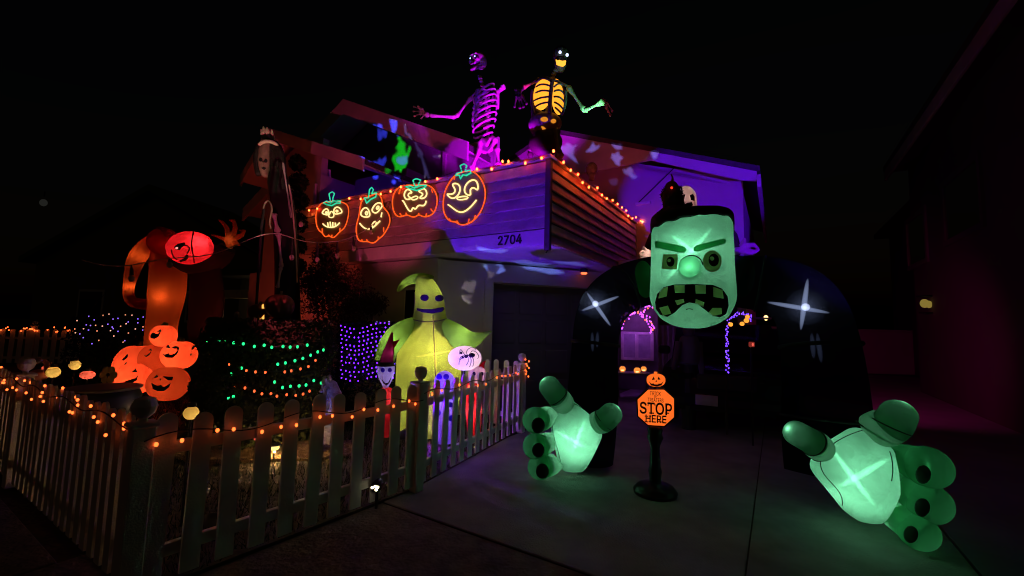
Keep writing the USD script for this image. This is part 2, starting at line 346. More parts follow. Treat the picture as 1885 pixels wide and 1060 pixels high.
sw = hp('window', -2.92, -2.32, .262, .3, 1.05, 2.1, TRIM, .01); hp('pane', -2.87, -2.37, .25, .2615, 1.1, 2.05, GLASSD, 0, sw)
# balcony
hp('balcony_floor', -5.62, -.03, .03, 4.3, 2.6, 2.78, TRIM)
hp('balcony_floor', -.03, .6, 2.9, 4.3, 2.6, 2.78, TRIM)
hp('trim_board', -5.64, .0, -.03, .028, 2.575, 2.79, TRIM, .006)
nb, z0b, hb = 6, 2.80, .152
for k in range(nb):                      # lapped boards, front
    b = bx(-5.62, -.045, -.03, .0, 0, hb + .012, .004); v = np.array(b.vertices); v[:, 1] += -.022 + v[:, 2] / hb * .03; v[:, 2] += z0b + k * hb; b.vertices = v; obj('board', H(b), BOARD, hs)
nbs, hbs = 8, .1475                      # slats with open gaps, side
for k in range(nbs):
    for (ya, yb) in ((.03, 1.98), (2.0, 4.1)):
        b = bx(-.02, .012, ya, yb, 0, hbs - .014, .004); v = np.array(b.vertices); v[:, 0] += .012 - v[:, 2] / hbs * .03; v[:, 2] += 2.60 + k * hbs; b.vertices = v; obj('slat', H(b), LITBOARD, hs)
hp('balcony_backing', -.07, -.04, .03, 4.1, 2.8, 3.72, paint('dark_backing', (.05, .045, .04), .9)); hp('balcony_backing', -5.6, -.08, .03, .05, 2.8, 3.72, paint('dark_backing', (.05, .045, .04), .9))
hp('corner_post', -.05, .03, -.04, .03, 2.5, 3.74, paint('dark_post', (.06, .05, .045), .7), .006)
hp('cap_rail', -5.66, .06, -.09, .1, 3.745, 3.785, BOARD, .006); hp('cap_rail', -.1, .06, .101, 4.1, 3.745, 3.785, BOARD, .006)
num = meshkit.text_mesh('2704', .125, .012, True)
nv = np.array(num.vertices); num.vertices = np.column_stack([nv[:, 0] * .92 - .80, -.033 - nv[:, 2], nv[:, 1] + 2.625]); obj('house_number', H(num), DARK, hs, label='dark house number 2704 on the trim board')
# upper storey, left: recessed gable wall
YL, YW = 1.0, 1.75
def gpoly(pts, y0, y1, m, name='wall', parent=None):
    g = plate(Polygon(pts), y1 - y0); v = np.array(g.vertices); v[:, 1] += y0; g.vertices = v; return obj(name, H(g), m, parent or hs)
A = H.ly(635, 185, YL); E1 = H.ly(862, 264, YL); sl = (A[1] - E1[1]) / (E1[0] - A[0])
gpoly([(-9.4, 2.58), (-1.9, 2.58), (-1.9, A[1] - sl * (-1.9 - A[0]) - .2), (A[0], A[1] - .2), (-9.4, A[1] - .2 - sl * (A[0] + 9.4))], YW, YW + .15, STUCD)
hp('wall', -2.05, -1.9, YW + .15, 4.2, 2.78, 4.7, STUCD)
def roofslab(x0, z0, x1, z1, ya, yb, t=.12, m=ROOF, name='roof'):
    return gpoly([(x0, z0), (x1, z1), (x1, z1 - t), (x0, z0 - t)], ya, yb, m, name)
def fascia(x0, z0, x1, z1, y, h, t=.05, m=TRIM): return gpoly([(x0, z0), (x1, z1), (x1, z1 - h), (x0, z0 - h)], y - t, y, m, 'fascia')
roofslab(A[0], A[1], E1[0], E1[1], YL + .001, 6.5); roofslab(-10.2, A[1] - sl * (A[0] + 10.2), A[0], A[1], YL + .001, 6.5)
for (xa, za, xb, zb) in ((A[0], A[1], E1[0], E1[1]), (-10.2, A[1] - sl * (A[0] + 10.2), A[0], A[1])):
    gpoly([(xa, za - .125), (xb, zb - .125), (xb, zb - .16), (xa, za - .16)], YL + .002, YW, TRIM, 'soffit')
fascia(A[0] + .003, A[1] + .02, E1[0] + .02, E1[1] + .02, YL, .36); fascia(-10.2, A[1] + .02 - sl * (A[0] + 10.2), A[0], A[1] + .02, YL, .36)
# framed upper door on the recessed wall
dx0, dz1 = H.ly(818, 279, YW); dx1 = -2.02
fr_ = obj('window', H(cat(bx(dx0, dx0 + .09, YW - .05, YW - .001, 2.79, dz1), bx(dx1 - .09, dx1, YW - .05, YW - .001, 2.79, dz1), bx(dx0 + .09, dx1 - .09, YW - .05, YW - .001, dz1 - .09, dz1))), TRIM, hs, label='white framed upper window beside the purple skeleton')
obj('pane', H(bx(dx0 + .09, dx1 - .09, YW - .02, YW - .002, 2.79, dz1 - .09)), paint('window_blind', (.4, .36, .36), .6), fr_)
# upper storey, right: deep eave panel, recessed wall
YR, YRW = 3.5, 4.2
R1, R2, R3, R4, R5 = [H.ly(u, v, YR) for u, v in ((1027, 243), (1393, 310), (1363, 331), (1197, 294), (1099, 314))]
sr = (R1[1] - R2[1]) / (R2[0] - R1[0]); AP = (R1[0] - .15, R1[1] + .15 * sr)
gpoly([AP, R2, (R2[0], R2[1] - .22), R3, R4, R5, (AP[0] - 1.9, R5[1]), (AP[0] - 1.9, AP[1] - 1.9 * sr)], YR, YR + .06, TRIM, 'fascia')
hp('wall', -2.0, R3[0], YRW, YRW + .15, 2.5, 6.4 - 1.9, STUC)
gpoly([(-2.0, 4.5), (R3[0], 4.5), (R3[0], R2[1] - .1), (AP[0], AP[1] - .1), (-2.0, AP[1] - .25)], YRW, YRW + .15, STUC)
hp('wall', R3[0] - .15, R3[0], YRW + .15, 9, 0, 4.2, STUC)
roofslab(AP[0], AP[1] + .05, R2[0] + .05, R2[1] + .03, YR - .03, 9, .1); roofslab(AP[0] - 2.2, AP[1] - 2.2 * sr, AP[0], AP[1] + .05, YR - .03, 9, .1)
hp('eave_cap', R2[0] - .0, R2[0] + .06, YR - .03, 9, R2[1] - .35, R2[1] - .12, TRIM)
hp('carport_ceiling', -.4, R3[0] - .16, 4.36, 9, 2.5, 2.6, STUC)
hp('wall', -.4, R3[0] - .16, 8.9, 9, 0, 2.5, DOORM)
# left wing, flush with the balcony
YF = -.02
LA_, LB_, LC_ = H.ly(505, 238, YF), H.ly(672, 292, YF), H.ly(446, 325, YF)
hp('wall', -7.75, -5.66, YF + .35, 1.7, 0, LA_[1] - 1.15, STUC)
gpoly([(-7.75, LA_[1] - 1.151), (-5.66, LA_[1] - 1.151), (-5.66, LA_[1] - .35), (-6.4, LA_[1] - .2), (-7.75, LC_[1] + .05)], YF + .35, YF + .5, STUC)
hp('wall', -5.66, -4.0, 1.2, 1.7, 2.78, 4.75, paint('blue_grey_stucco', (.32, .3, .34), .9, .1, 2, .4, 120))
AX = (LA_[0] - .2, LA_[1] + .05); sL = (AX[1] - LB_[1]) / (LB_[0] - AX[0])
roofslab(AX[0], AX[1], LB_[0], LB_[1], YF + .001, 1.9, .1); roofslab(LC_[0], LC_[1], AX[0], AX[1], YF + .001, 1.9, .1)
gpoly([(AX[0], AX[1] - .105), (LB_[0], LB_[1] - .105), (LB_[0], LB_[1] - .13), (AX[0], AX[1] - .13)], YF + .001, 1.2, TRIM, 'soffit')
gpoly([(LC_[0], LC_[1] - .105), (AX[0], AX[1] - .105), (AX[0], AX[1] - .13), (LC_[0], LC_[1] - .13)], YF + .001, 1.2, TRIM, 'soffit')
fascia(AX[0], AX[1] + .02, LB_[0], LB_[1] + .02, YF, .26); fascia(LC_[0], LC_[1] + .02, AX[0], AX[1] + .02, YF, .26)
obj('downspout', H(tube([(-5.75, YF + .3, 4.4), (-5.75, YF + .3, .1)], .04, 8)), TRIM, hs)
# ceiling lamp under the soffit
sp = gnd(1075, 503, 2.5)
l = thing('soffit_lamp', 'small red orange lamp glowing under the balcony soffit', 'lamp', sp)
obj('shade', lathe([(.075, .0), (.08, .03), (.03, .1), (.0, .1)], 16), METAL, l) if 0 else None
m = lathe([(.06, .015), (.075, .02), (.07, .08), (.03, .1)], 16); m.vertices = np.array(m.vertices) + sp; obj('shade', m, METAL, l)
m = lathe([(.0, -.025), (.045, -.02), (.062, .0), (.055, .016)], 16); m.vertices = np.array(m.vertices) + sp; obj('bulb', m, emit('red_lamp', (1, .14, .05), 2.2), l, True)
hk = gnd(1005, 452, 2.56)
obj('hook', tube([hk + (0, 0, .03), hk, hk + (.03, 0, -.05), hk + (0, 0, -.1)], .01, 6), METAL, hs)

# ------------------------------------------------------------------ neighbours, far walls
nh = thing('neighbour_house', 'dark two storey house along the right edge with sloping eave line', 'house', (8.6, 7.2, 0))
nf = Fr(gnd(1885, 800) , 58)                     # x runs away along the wall, -y faces the driveway
nf.y = -nf.y if nf.y @ V(-1, 0, 0) > 0 else nf.y
zt = onplane(1885, 40, nf.o, nf.y)[2]; xe = (onplane(1690, 640, nf.o, nf.y) - nf.o) @ nf.x
obj('wall', nf(bx(-6, xe, 0, .3, 0, zt + .1)), NEIGH, nh)
obj('fascia', nf(bx(-6, xe + .1, -.5, -.44, zt - .28, zt, .01)), TRIM, nh); obj('soffit', nf(bx(-6, xe + .1, -.439, -.002, zt - .05, zt - .02)), NEIGH, nh)
obj('roof', nf(bx(-6.2, xe + .15, -.5, 6, zt + .003, zt + .15)), ROOF, nh)
for (u0, u1, v0, v1) in ((1738, 1815, 345, 435), (1672, 1710, 420, 500)):
    a, b = [(onplane(u, (v0 + v1) / 2, nf.o, nf.y) - nf.o) @ nf.x for u in (u0, u1)]; zc = onplane((u0 + u1) / 2, (v0 + v1) / 2 - 20, nf.o, nf.y)[2]
    w = obj('window', nf(cat(bx(b, a, -.05, -.001, zc + .6, zc + .72), bx(b, a, -.05, -.001, zc - .72, zc - .6), bx(b, b + .12, -.05, -.001, zc - .6, zc + .6), bx(a - .12, a, -.05, -.001, zc - .6, zc + .6))), paint('dull_window_trim', (.14, .11, .1), .8), nh)
    obj('pane', nf(bx(b + .12, a - .12, -.02, -.002, zc - .6, zc + .6)), GLASSD, w)
nf2 = Fr(nf.p(xe + 1.5, 1.2), 58); nf2.y = nf.y
nh2 = thing('neighbour_house', 'dim second house beyond the right hand house, one window visible', 'house', nf2.o)
obj('wall', nf2(bx(0, 8, 0, .3, 0, zt - .3)), NEIGH, nh2); obj('roof', nf2(bx(-.2, 8.2, -.5, 6, zt - .3, zt - .1)), ROOF, nh2)
w = obj('window', nf2(bx(1.0, 2.6, -.05, -.001, 3.4, 5.0)), paint('dull_window_trim', (.14, .11, .1), .8), nh2); obj('pane', nf2(bx(1.15, 2.45, -.06, -.051, 3.55, 4.85)), GLASSD, w)
q = onplane(1705, 560, nf.o - nf.y * .1, nf.y)
wl = thing('wall_lantern', 'dim yellow wall lantern on the dark right hand house', 'lantern', q)
obj('frame', cat(bx(*[c for a in zip(q - (.1, .1, .22), q + (.1, .1, -.2)) for c in a][:6]), bx(q[0] - .13, q[0] + .13, q[1] - .13, q[1] + .13, q[2] + .18, q[2] + .22, .01)), METAL, wl)
obj('glass', cat(ell(q + (-.04, 0, .02), (.09, .08, .11), 2), ell(q + (.07, 0, .0), (.05, .07, .09), 2)), emit('dim_lantern', (.22, .16, .03), 1.0), wl, True)
gw = thing('garden_wall', 'low stucco wall lit magenta between the two houses at right', 'wall', at(1620, 690, 16))
wa = at(1500, 690, 16.4); obj('wall', Fr(wa * V(1, 1, 0), 0)(bx(-2, 5.1, 0, .25, 0, 1.64, .02)), STUC, gw)
obj('coping', Fr(wa * V(1, 1, 0), 0)(bx(-2, 5.1, -.03, .28, 1.642, 1.70, .015)), STUC, gw)
# left: dark neighbour with faint eaves
ln = thing('neighbour_house', 'dark house far behind the orange reaper at left with faint gable eaves', 'house', (-22, 24, 0))
lf = Fr(V(-26, 23, 0), -8)
obj('wall', lf(bx(0, 14, 0, 5, 0, 4.4)), NEIGH, ln)
g = plate(Polygon([(-.6, 4.2), (7, 8.0), (14.6, 4.2), (14.6, 4.5), (7, 8.35), (-.6, 4.5)]), 5.6); v = np.array(g.vertices); v[:, 1] -= .4; g.vertices = v; obj('roof', lf(g), ROOF, ln)
g = plate(Polygon([(.2, 4.4), (7, 7.9), (13.8, 4.4)]), .3); obj('gable', lf(g), NEIGH, ln)
for x in (3, 9.5):
    w = obj('window', lf(bx(x, x + 1.6, -.06, -.001, 1.2, 2.8)), TRIM, ln); obj('pane', lf(bx(x + .12, x + 1.48, -.08, -.061, 1.32, 2.68)), GLASSD, w)
ph = thing('porch_house', 'dim house with a lit porch band between reaper and dark robed figure', 'house', (-9.3, 16, 0))
pf = Fr(at(445, 560, 15) * V(1, 1, 0), -20)
obj('wall', pf(bx(-1.2, 3, .8, 1, 0, 3.0)), NEIGH, ph); obj('porch_beam', pf(bx(-1.3, 3, 0, .2, 2.2, 2.5, .02)), paint('porch_cream', (.6, .52, .38), .7), ph); obj('roof', pf(bx(-1.5, 3.2, -.2, 3, 3.0, 3.2)), ROOF, ph)
for x in (-1.2, .6): obj('porch_post', pf(bx(x, x + .12, .02, .16, 0, 2.2)), TRIM, ph)
lamp(ph, pf.p(.3, .5, 2.0), (1, .75, .35), 1.2, .04)
q = at(80, 373, 20)
dl = thing('pale_lamp', 'tiny pale faintly glowing globe lamp hanging in the dark at upper left', 'lamp', q)
obj('globe', ell(q, (.15, .13, .17), 2), emit('pale_globe', (.014, .014, .012), 1.0), dl, True); obj('stem', tube([q + (0, 0, .3), q + (0, 0, .55)], .03), METAL, dl)  # globe shows by a weak emission of its own
# ------------------------------------------------------------------ giant green monster archway
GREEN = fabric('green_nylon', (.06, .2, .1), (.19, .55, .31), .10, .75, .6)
GREEND = fabric('green_nylon_dark', (.03, .13, .06), (.12, .44, .22), .10, .72, .5)  # darker copy; on the finger tips it imitates their lack of light
GREENB = fabric('green_brow_nylon', (.03, .13, .06), (.18, .52, .28), .12, .8)
BLK = fabric('black_nylon', (.006, .006, .007), (.02, .02, .025), .16, .4, .9)
OLIVE = fabric('olive_patch', (.1, .1, .06), (.6, .58, .36), .2, .85)
BLKP = paint('black_cloth', (.006, .006, .007), .8, .2, 8, .3, 60)
SEAM = paint('dark_green_seam', (.01, .05, .02), .8)
def streak(parent, a, b, r, mtl):  # glowing ellipsoid added behind the skin to imitate a light streak
    a, b = np.array(a, float), np.array(b, float); L = np.linalg.norm(b - a); m = ell((0, 0, 0), (L / 2, r, r), 3)
    m = rot_to(m, [1, 0, 0], (b - a) / L); m.vertices = np.array(m.vertices) + (a + b) / 2; return obj('added_streak', m, mtl, parent, True)
GASG = glowgas('green_led_glow', (.65, 1, .88), 170.0); GASW = glowgas('white_led_glow', (.6, .75, 1), 45.0)
mo = at(1274, 640, 4.25) * V(1, 1, 0)
mon = thing('inflatable_monster', 'giant inflatable archway monster with flat green head and open hands over the driveway', 'inflatable', mo)
Mf = Fr(mo, -24)
YH = -.36
def mk(u, v): return Mf.ly(u, v, YH)
zc, zt_, wl_, wr_ = mk(1275, 604)[1], mk(1275, 392)[1], mk(1192, 480)[0], mk(1358, 480)[0]
cx, hw, hh = (wl_ + wr_) / 2, (wr_ - wl_) / 2, zt_ - zc
rows = [(cx, 0, zc, .05, .05, 2), (cx, 0, zc + .02 * hh, .42 * hw, .16, 2.2), (cx, 0, zc + .08 * hh, .74 * hw, .27, 2.4), (cx, 0, zc + .17 * hh, .93 * hw, .34, 2.6), (cx, 0, zc + .30 * hh, 1.03 * hw, .38, 2.8),
        (cx, 0, zc + .5 * hh, 1.0 * hw, .38, 3.0), (cx, 0, zc + .75 * hh, .985 * hw, .37, 3.2), (cx, 0, zc + .93 * hh, .97 * hw, .36, 3.4), (cx, 0, zc + .985 * hh, .93 * hw, .33, 3.4), (cx, 0, zc + hh, .8 * hw, .26, 3.2)]
head = loft(resec(rows, 60), 72); head = Mf(head)
hd = obj('head', head, GREEN, mon, True)
crows = [(cx, .0, zt_ - .05 * hh, 1.0 * hw, .385, 3.4), (cx, 0, zt_ + .01 * hh, .99 * hw, .38, 3.3), (cx, 0, zt_ + .06 * hh, .9 * hw, .34, 3), (cx, 0, zt_ + .09 * hh, .55 * hw, .22, 2.6), (cx, 0, zt_ + .095 * hh, .05, .05, 2)]
cap = loft(resec(crows, 20), 72); vv = np.array(cap.vertices); an = np.arctan2(vv[:, 1], vv[:, 0] - cx); low = vv[:, 2] < zt_ - .03 * hh
vv[low, 2] += -.035 + .045 * np.cos(an[low] * 2 + 2.2) + .012 * np.sin(an[low] * 17) + .05 * np.cos(an[low] + pi / 2) ; cap.vertices = vv
obj('hair', Mf(cap), BLKP, mon, True)
for s in (-1, 1):
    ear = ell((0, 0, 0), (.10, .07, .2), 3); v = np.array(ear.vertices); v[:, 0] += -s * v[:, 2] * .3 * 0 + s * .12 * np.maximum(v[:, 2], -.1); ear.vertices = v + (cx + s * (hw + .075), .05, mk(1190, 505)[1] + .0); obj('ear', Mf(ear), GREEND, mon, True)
for pts in ([(1209, 446), (1213, 444), (1260, 455), (1264, 460), (1260, 465), (1250, 465), (1210, 456)], [(1277, 457), (1281, 453), (1329, 440), (1333, 443), (1332, 449), (1284, 463), (1277, 462)]):
    b = decal(head, pts, .025, 5); obj('eyebrow', b, GREENB, hd, True)
nose = at(1271, 490, 4.25); nq = cast(head, CC, [ray(1271, 490)])[0][0]; npnt = CC + ray(1271, 490) * nq
obj('nose', ell(npnt + (0, .02, 0), (.098, .09, .1), 3), fabric('green_nose_nylon', (.06, .2, .1), (.28, .58, .40), .10, .75), hd, True)
ring = [npnt + Mf.x * .099 * math.cos(a) + V(0, 0, .1) * math.sin(a) + (0, -.015, 0) for a in np.linspace(.1, pi - .1, 20)]
obj('seam', tube(ring, .006, 5), SEAM, hd)
eyes = [[(1222, 468), (1247, 468), (1248, 476), (1246, 496), (1219, 495), (1220, 480)], [(1294 + 16.5 + 17 * math.cos(a), 481 + 20 * math.sin(a)) for a in np.linspace(0, 2 * pi, 24, endpoint=False)]]
pup = [(1235, 482, 7), (1313, 479, 9)]
for e, (px_, py_, pr) in zip(eyes, pup):
    ep = obj('eye', decal(head, e, .006, 5), fabric('olive_eye_patch', (.06, .06, .04), (.30, .29, .18), .1, .85), hd, True)
    c = Polygon([(px_ + pr * math.cos(a), py_ + pr * 1.3 * math.sin(a)) for a in np.linspace(0, 2 * pi, 20)]).difference(Point(px_ - pr * .35, py_ - pr * .3).buffer(pr * .45))
    obj('pupil', decal(head, c if c.geom_type == 'Polygon' else max(c.geoms, key=lambda g: g.area), .004, 4, .012), BLKP, ep, True)
mouth = [(1207, 556), (1211, 541), (1222, 529), (1240, 524), (1275, 523), (1310, 524), (1328, 531), (1338, 545), (1340, 562), (1335, 577), (1324, 583), (1311, 580), (1297, 569), (1284, 559), (1269, 556), (1256, 561), (1242, 575), (1229, 582), (1216, 578), (1209, 568)]
teeth = ([(1217, 532), (1230, 528), (1228, 545), (1213, 549)], [(1241, 525), (1260, 525), (1260, 539), (1243, 539)], [(1280, 525), (1299, 525), (1299, 540), (1281, 540)], [(1312, 528), (1329, 534), (1331, 549), (1313, 546)],
           [(1215, 566), (1230, 562), (1236, 576), (1222, 580)], [(1243, 553), (1258, 550), (1260, 556), (1247, 561)], [(1281, 550), (1296, 556), (1295, 564), (1280, 557)], [(1311, 566), (1327, 566), (1328, 577), (1313, 580), (1304, 575)])
mp_ = Polygon(mouth)
for tq in teeth: mp_ = mp_.difference(Polygon(tq).buffer(.3))
mp_ = max(getattr(mp_, 'geoms', [mp_]), key=lambda g: g.area)
mth = obj('mouth', decal(head, mp_, .005, 5), BLKP, hd, True)
for tq in teeth: obj('tooth', decal(head, Polygon(tq).intersection(Polygon(mouth).buffer(-.8)), .006, 4), OLIVE, mth, True)
obj('seam', seam(head, [(1263, 570), (1269, 568), (1275, 570)], .004, 12), SEAM, hd)
# head light, and added glow streaks that imitate its star through the weave
hc = Mf.p(cx, -.05, mk(1270, 470)[1])
lamp(mon, hc, (.88, 1, .95), 1.1, .03); lamp(mon, Mf.p(cx, -.03, zc + .25), (.75, 1, .85), .4, .03); lamp(mon, npnt + (0, .03, 0), (.95, 1, 1), .55, .01)
def inw(u, v, d): t = cast(head, CC, [ray(u, v)])[0][0]; return CC + ray(u, v) * (t + d)
streak(mon, inw(1222, 520, .10), inw(1312, 418, .10), .022, GASG); streak(mon, inw(1235, 432, .10), inw(1285, 470, .08), .022, GASG)
# arms
def armtube(rowsuvY, seg=28):
    P = [at(u, v, Y) for u, v, Y, r in rowsuvY]; R_ = [r for *_, r in rowsuvY]
    q = smoothline([(*p, r) for p, r in zip(P, R_)], 46); return tube(q[:, :3], q[:, 3], seg), q
armL, qL = armtube([(1240, 510, 4.75, .26), (1165, 525, 4.75, .27), (1115, 560, 4.72, .27), (1096, 625, 4.7, .25), (1092, 700, 4.68, .265), (1088, 780, 4.66, .27), (1086, 850, 4.64, .24)])
armR, qR = armtube([(1300, 512, 4.4, .26), (1400, 522, 4.15, .27), (1470, 548, 4.0, .29), (1505, 620, 3.9, .30), (1515, 700, 3.85, .32), (1520, 800, 3.8, .33), (1520, 880, 3.75, .30)])
obj('sleeve', armL, BLK, mon, True); obj('sleeve', armR, BLK, mon, True)
for q_, k in ((qL, 10), (qL, 23), (qL, 37), (qR, 9), (qR, 24), (qR, 36)):
    c, d = q_[k, :3], q_[k + 1, :3] - q_[k - 1, :3]; d /= np.linalg.norm(d); u1 = np.cross(d, V(0, 0, 1) if abs(d[2]) < .9 else V(1, 0, 0)); u1 /= np.linalg.norm(u1); u2 = np.cross(d, u1); r = q_[k, 3] * 1.02
    obj('cuff', tube([c + r * (u1 * math.cos(a) + u2 * math.sin(a)) for a in np.linspace(0, 2 * pi, 28, endpoint=False)], .011 if k not in (23, 24) else .02, 6, True), BLKP, mon, True)
def insl(m, u, v, d): t = cast(m, CC, [ray(u, v)])[0][0]; t = t if np.isfinite(t) else 4.4; return CC + ray(u, v) * (t + d)
for m_, (c, arms) in ((armL, ((1096, 559), [((1080, 538), (1124, 600)), ((1070, 572), (1140, 545))])), (armR, ((1483, 565), [((1487, 512), (1474, 608)), ((1412, 556), (1528, 576))]))):
    for a, b in arms: streak(mon, insl(m_, *a, .07), insl(m_, *b, .07), .022, GASW)
    for hr, he in ((.17, .28), (.125, .45), (.085, .8), (.055, 1.6)): obj('added_halo', ell(insl(m_, *c, .17), (hr, hr * .9, hr), 3), glowgas('streak_halo_%d' % int(hr * 1000), (.5, .65, 1), he), mon, True)  # nested glow shapes added to imitate a soft halo round the hot spot
    e = ell(insl(m_, *c, .06), (.035, .035, .035), 2); obj('added_hotspot', e, glowgas('white_led_core', (.75, .85, 1), 90.0), mon, True)  # added glow ball imitates the hot spot
for m_, a, b in ((armL, (1090, 610), (1091, 648)), (armL, (1100, 610), (1099, 640)), (armR, (1494, 612), (1498, 660)), (armR, (1504, 612), (1512, 668))): streak(mon, insl(m_, *a, .08), insl(m_, *b, .08), .02, glowgas('dim_led_glow', (.5, .65, 1), 4.0))
# hands
def hand(Yp, palm, palmr, digits, curls, seams, lampuv, power, streaks, gY):
    P = [at(u, v, Yp) for u, v in palm]; c = np.mean(P, 0)
    balls_ = [(p + (c - p) / np.linalg.norm(c - p) * palmr, palmr) for p in P] + [(c + (0, -.05, 0), .2), (c + (0, .08, 0), .2)]
    m = skinhull(balls_)
    hp_ = obj('palm', m, GREEN, mon, True)
    for (a, b, r0, r1) in digits:
        A_, B_ = at(*a, Yp - .02), at(*b, Yp - .16); mid = A_ * .45 + B_ * .55 + (0, -.05, .0)
        q = [A_, A_ * .7 + mid * .3, mid, mid * .4 + B_ * .6, B_]; ax = smoothline(q, 14)
        d = (ax[-1] - ax[-2]); d /= np.linalg.norm(d); rr = np.interp(np.linspace(0, 1, 14), [0, .35, .6, 1], [r0 * .96, r0, r1 * 1.03, r1])
        pts = list(ax); rad = list(rr)
        for t in np.linspace(.15, 1, 7): pts.append(ax[-1] + d * r1 * .9 * math.sin(t * pi / 2)); rad.append(max(r1 * math.cos(t * pi / 2), .004))
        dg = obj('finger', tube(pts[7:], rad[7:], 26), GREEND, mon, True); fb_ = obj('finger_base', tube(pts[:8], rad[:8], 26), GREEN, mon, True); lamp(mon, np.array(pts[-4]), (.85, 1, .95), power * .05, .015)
        k = 8; u1 = np.cross(d, V(0, 1, 0)); u1 /= np.linalg.norm(u1); u2 = np.cross(d, u1)
        for k in (0, 7): obj('seam', tube([ax[k] + rr[k] * 1.005 * (u1 * math.cos(a_) + u2 * math.sin(a_)) for a_ in np.linspace(0, 2 * pi, 26, endpoint=False)], .006, 5, True), SEAM, dg)
        lamp(mon, ax[4], (.85, 1, .95), power * .075, .02)
    for (kn, tip, r, nail) in curls:
        K, T = at(*kn, Yp - .04), at(*tip, Yp - .20)
        m2 = tube(smoothline([K + (c - K) * .12, K, (K + T) / 2 + (0, -.03, 0), T], 12), [r * .72, r * .74, r * .76, r * .78, r * .8, r * .82, r * .84, r * .86, r * .86, r * .86, r * .86, r * .8], 20)
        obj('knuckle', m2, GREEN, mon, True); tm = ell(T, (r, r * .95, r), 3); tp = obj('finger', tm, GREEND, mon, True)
        nx, ny, nr = nail; obj('fingernail', decal(tm, [(nx + nr * 1.05 * math.cos(a), ny + nr * 1.25 * math.sin(a)) for a in np.linspace(0, 2 * pi, 18, endpoint=False)], .006, 5), paint('dark_green_nail', (.01, .04, .02), .7), tp, True)
        lamp(mon, (K * .65 + T * .35), (.85, 1, .95), power * .2, .02); lamp(mon, T + (0, .02, 0), (.85, 1, .95), power * .06, .02)
    for s in seams: obj('seam', seam(m, s, .0035, 24), SEAM, hp_)
    t = cast(m, CC, [ray(*lampuv)])[0][0]; lamp(mon, CC + ray(*lampuv) * (t + .16), (.9, 1, .97), power, .03)
    for a, b in streaks:
        ta, tb = [cast(m, CC, [ray(*x)])[0][0] for x in (a, b)]; streak(mon, CC + ray(*a) * (ta + .07), CC + ray(*b) * (tb + .07), .022, GASG)
Z6 = lambda x, y: (940 + x / 3.533, 640 + y / 3.533)
Z7 = lambda x, y: (1400 + x / 3.1175, 680 + y / 3.1175)
hand(4.42, [Z6(*p) for p in ((285, 400), (370, 345), (525, 440), (590, 545), (570, 610), (510, 665), (480, 770), (440, 808), (350, 800), (318, 700), (272, 530))], .10,
     [(Z6(350, 370), Z6(250, 250), .115, .105), (Z6(560, 490), Z6(655, 430), .115, .11)],
     [(Z6(250, 450), Z6(160, 470), .125, (*Z6(178, 502), 11)), (Z6(255, 612), Z6(160, 640), .122, (*Z6(178, 664), 10)), (Z6(290, 745), Z6(190, 775), .118, (*Z6(205, 800), 10.5))],
     [[Z6(300, 380), Z6(272, 460), Z6(275, 540), Z6(300, 640), Z6(325, 740)], [Z6(385, 350), Z6(450, 385), Z6(520, 440)]], Z6(425, 610), .62, [(Z6(490, 455), Z6(395, 700)), (Z6(300, 545), Z6(495, 655))], 0)
hand(3.35, [Z7(*p) for p in ((390, 425), (560, 335), (720, 430), (755, 530), (735, 640), (715, 760), (670, 875), (600, 875), (520, 835), (445, 745), (400, 650), (305, 530))], .11,
     [(Z7(340, 450), Z7(205, 365), .105, .09), (Z7(660, 350), Z7(790, 258), .135, .115)],
     [(Z7(815, 520), Z7(960, 560), .145, (*Z7(935, 600), 13)), (Z7(810, 680), Z7(965, 765), .14, (*Z7(930, 790), 13)), (Z7(760, 830), Z7(905, 930), .125, (*Z7(865, 945), 12))],
     [[Z7(400, 440), Z7(480, 390), Z7(585, 350)], [Z7(740, 470), Z7(757, 560), Z7(750, 640)], [Z7(345, 520), Z7(380, 620), Z7(450, 700), Z7(470, 780)]], Z7(520, 640), .62, [(Z7(395, 440), Z7(660, 790)), (Z7(440, 680), Z7(740, 510))], 0)

# ------------------------------------------------------------------ stop sign on a black stand
so = gnd(1206, 908); ss = thing('trick_or_treat_sign', 'glowing orange octagon sign on a black stand with pumpkin topper', 'sign', so)
Sf = Fr(so, -14)
def sy(u, v): return Sf.ly(u, v, 0)
def mv(m, d): m = m.copy(); m.vertices = np.array(m.vertices) + d; return m
def fl(m, fr, off): m = m.copy(); m.vertices = np.array(m.vertices) + off; return fr(m)
sz0 = sy(1206, 784)[1]
obj('base', Sf(lathe([(.19, 0), (.195, .03), (.16, .07), (.1, .095), (.055, .11)], 28)), DARK, ss, True)
obj('pole', Sf(lathe([(.055, .1), (.052, .14), (.062, .2), (.05, .24), (.042, sz0 - .2), (.046, sz0 - .17), (.075, sz0 - .1), (.06, sz0 - .07), (.07, sz0 - .03), (.05, sz0 - .0)], 24)), DARK, ss, True)
SO = emit('sign_orange', (1, .155, .018), 1.0); ST = paint('sign_letter', (.08, .012, .008), .7)
oc = [(1193, 717), (1222, 717), (1240, 733), (1240, 767), (1222, 783), (1193, 781), (1175, 765), (1174, 735)]
oc = Polygon([sy(*p) for p in oc]); g = plate(oc, .04); obj('octagon_panel', fl(g, Sf, (0, -.02, 0)), SO, ss)
g = plate(oc.buffer(.012).difference(oc.buffer(.002)), .05); obj('rim', fl(g, Sf, (0, -.022, 0)), DARK, ss)
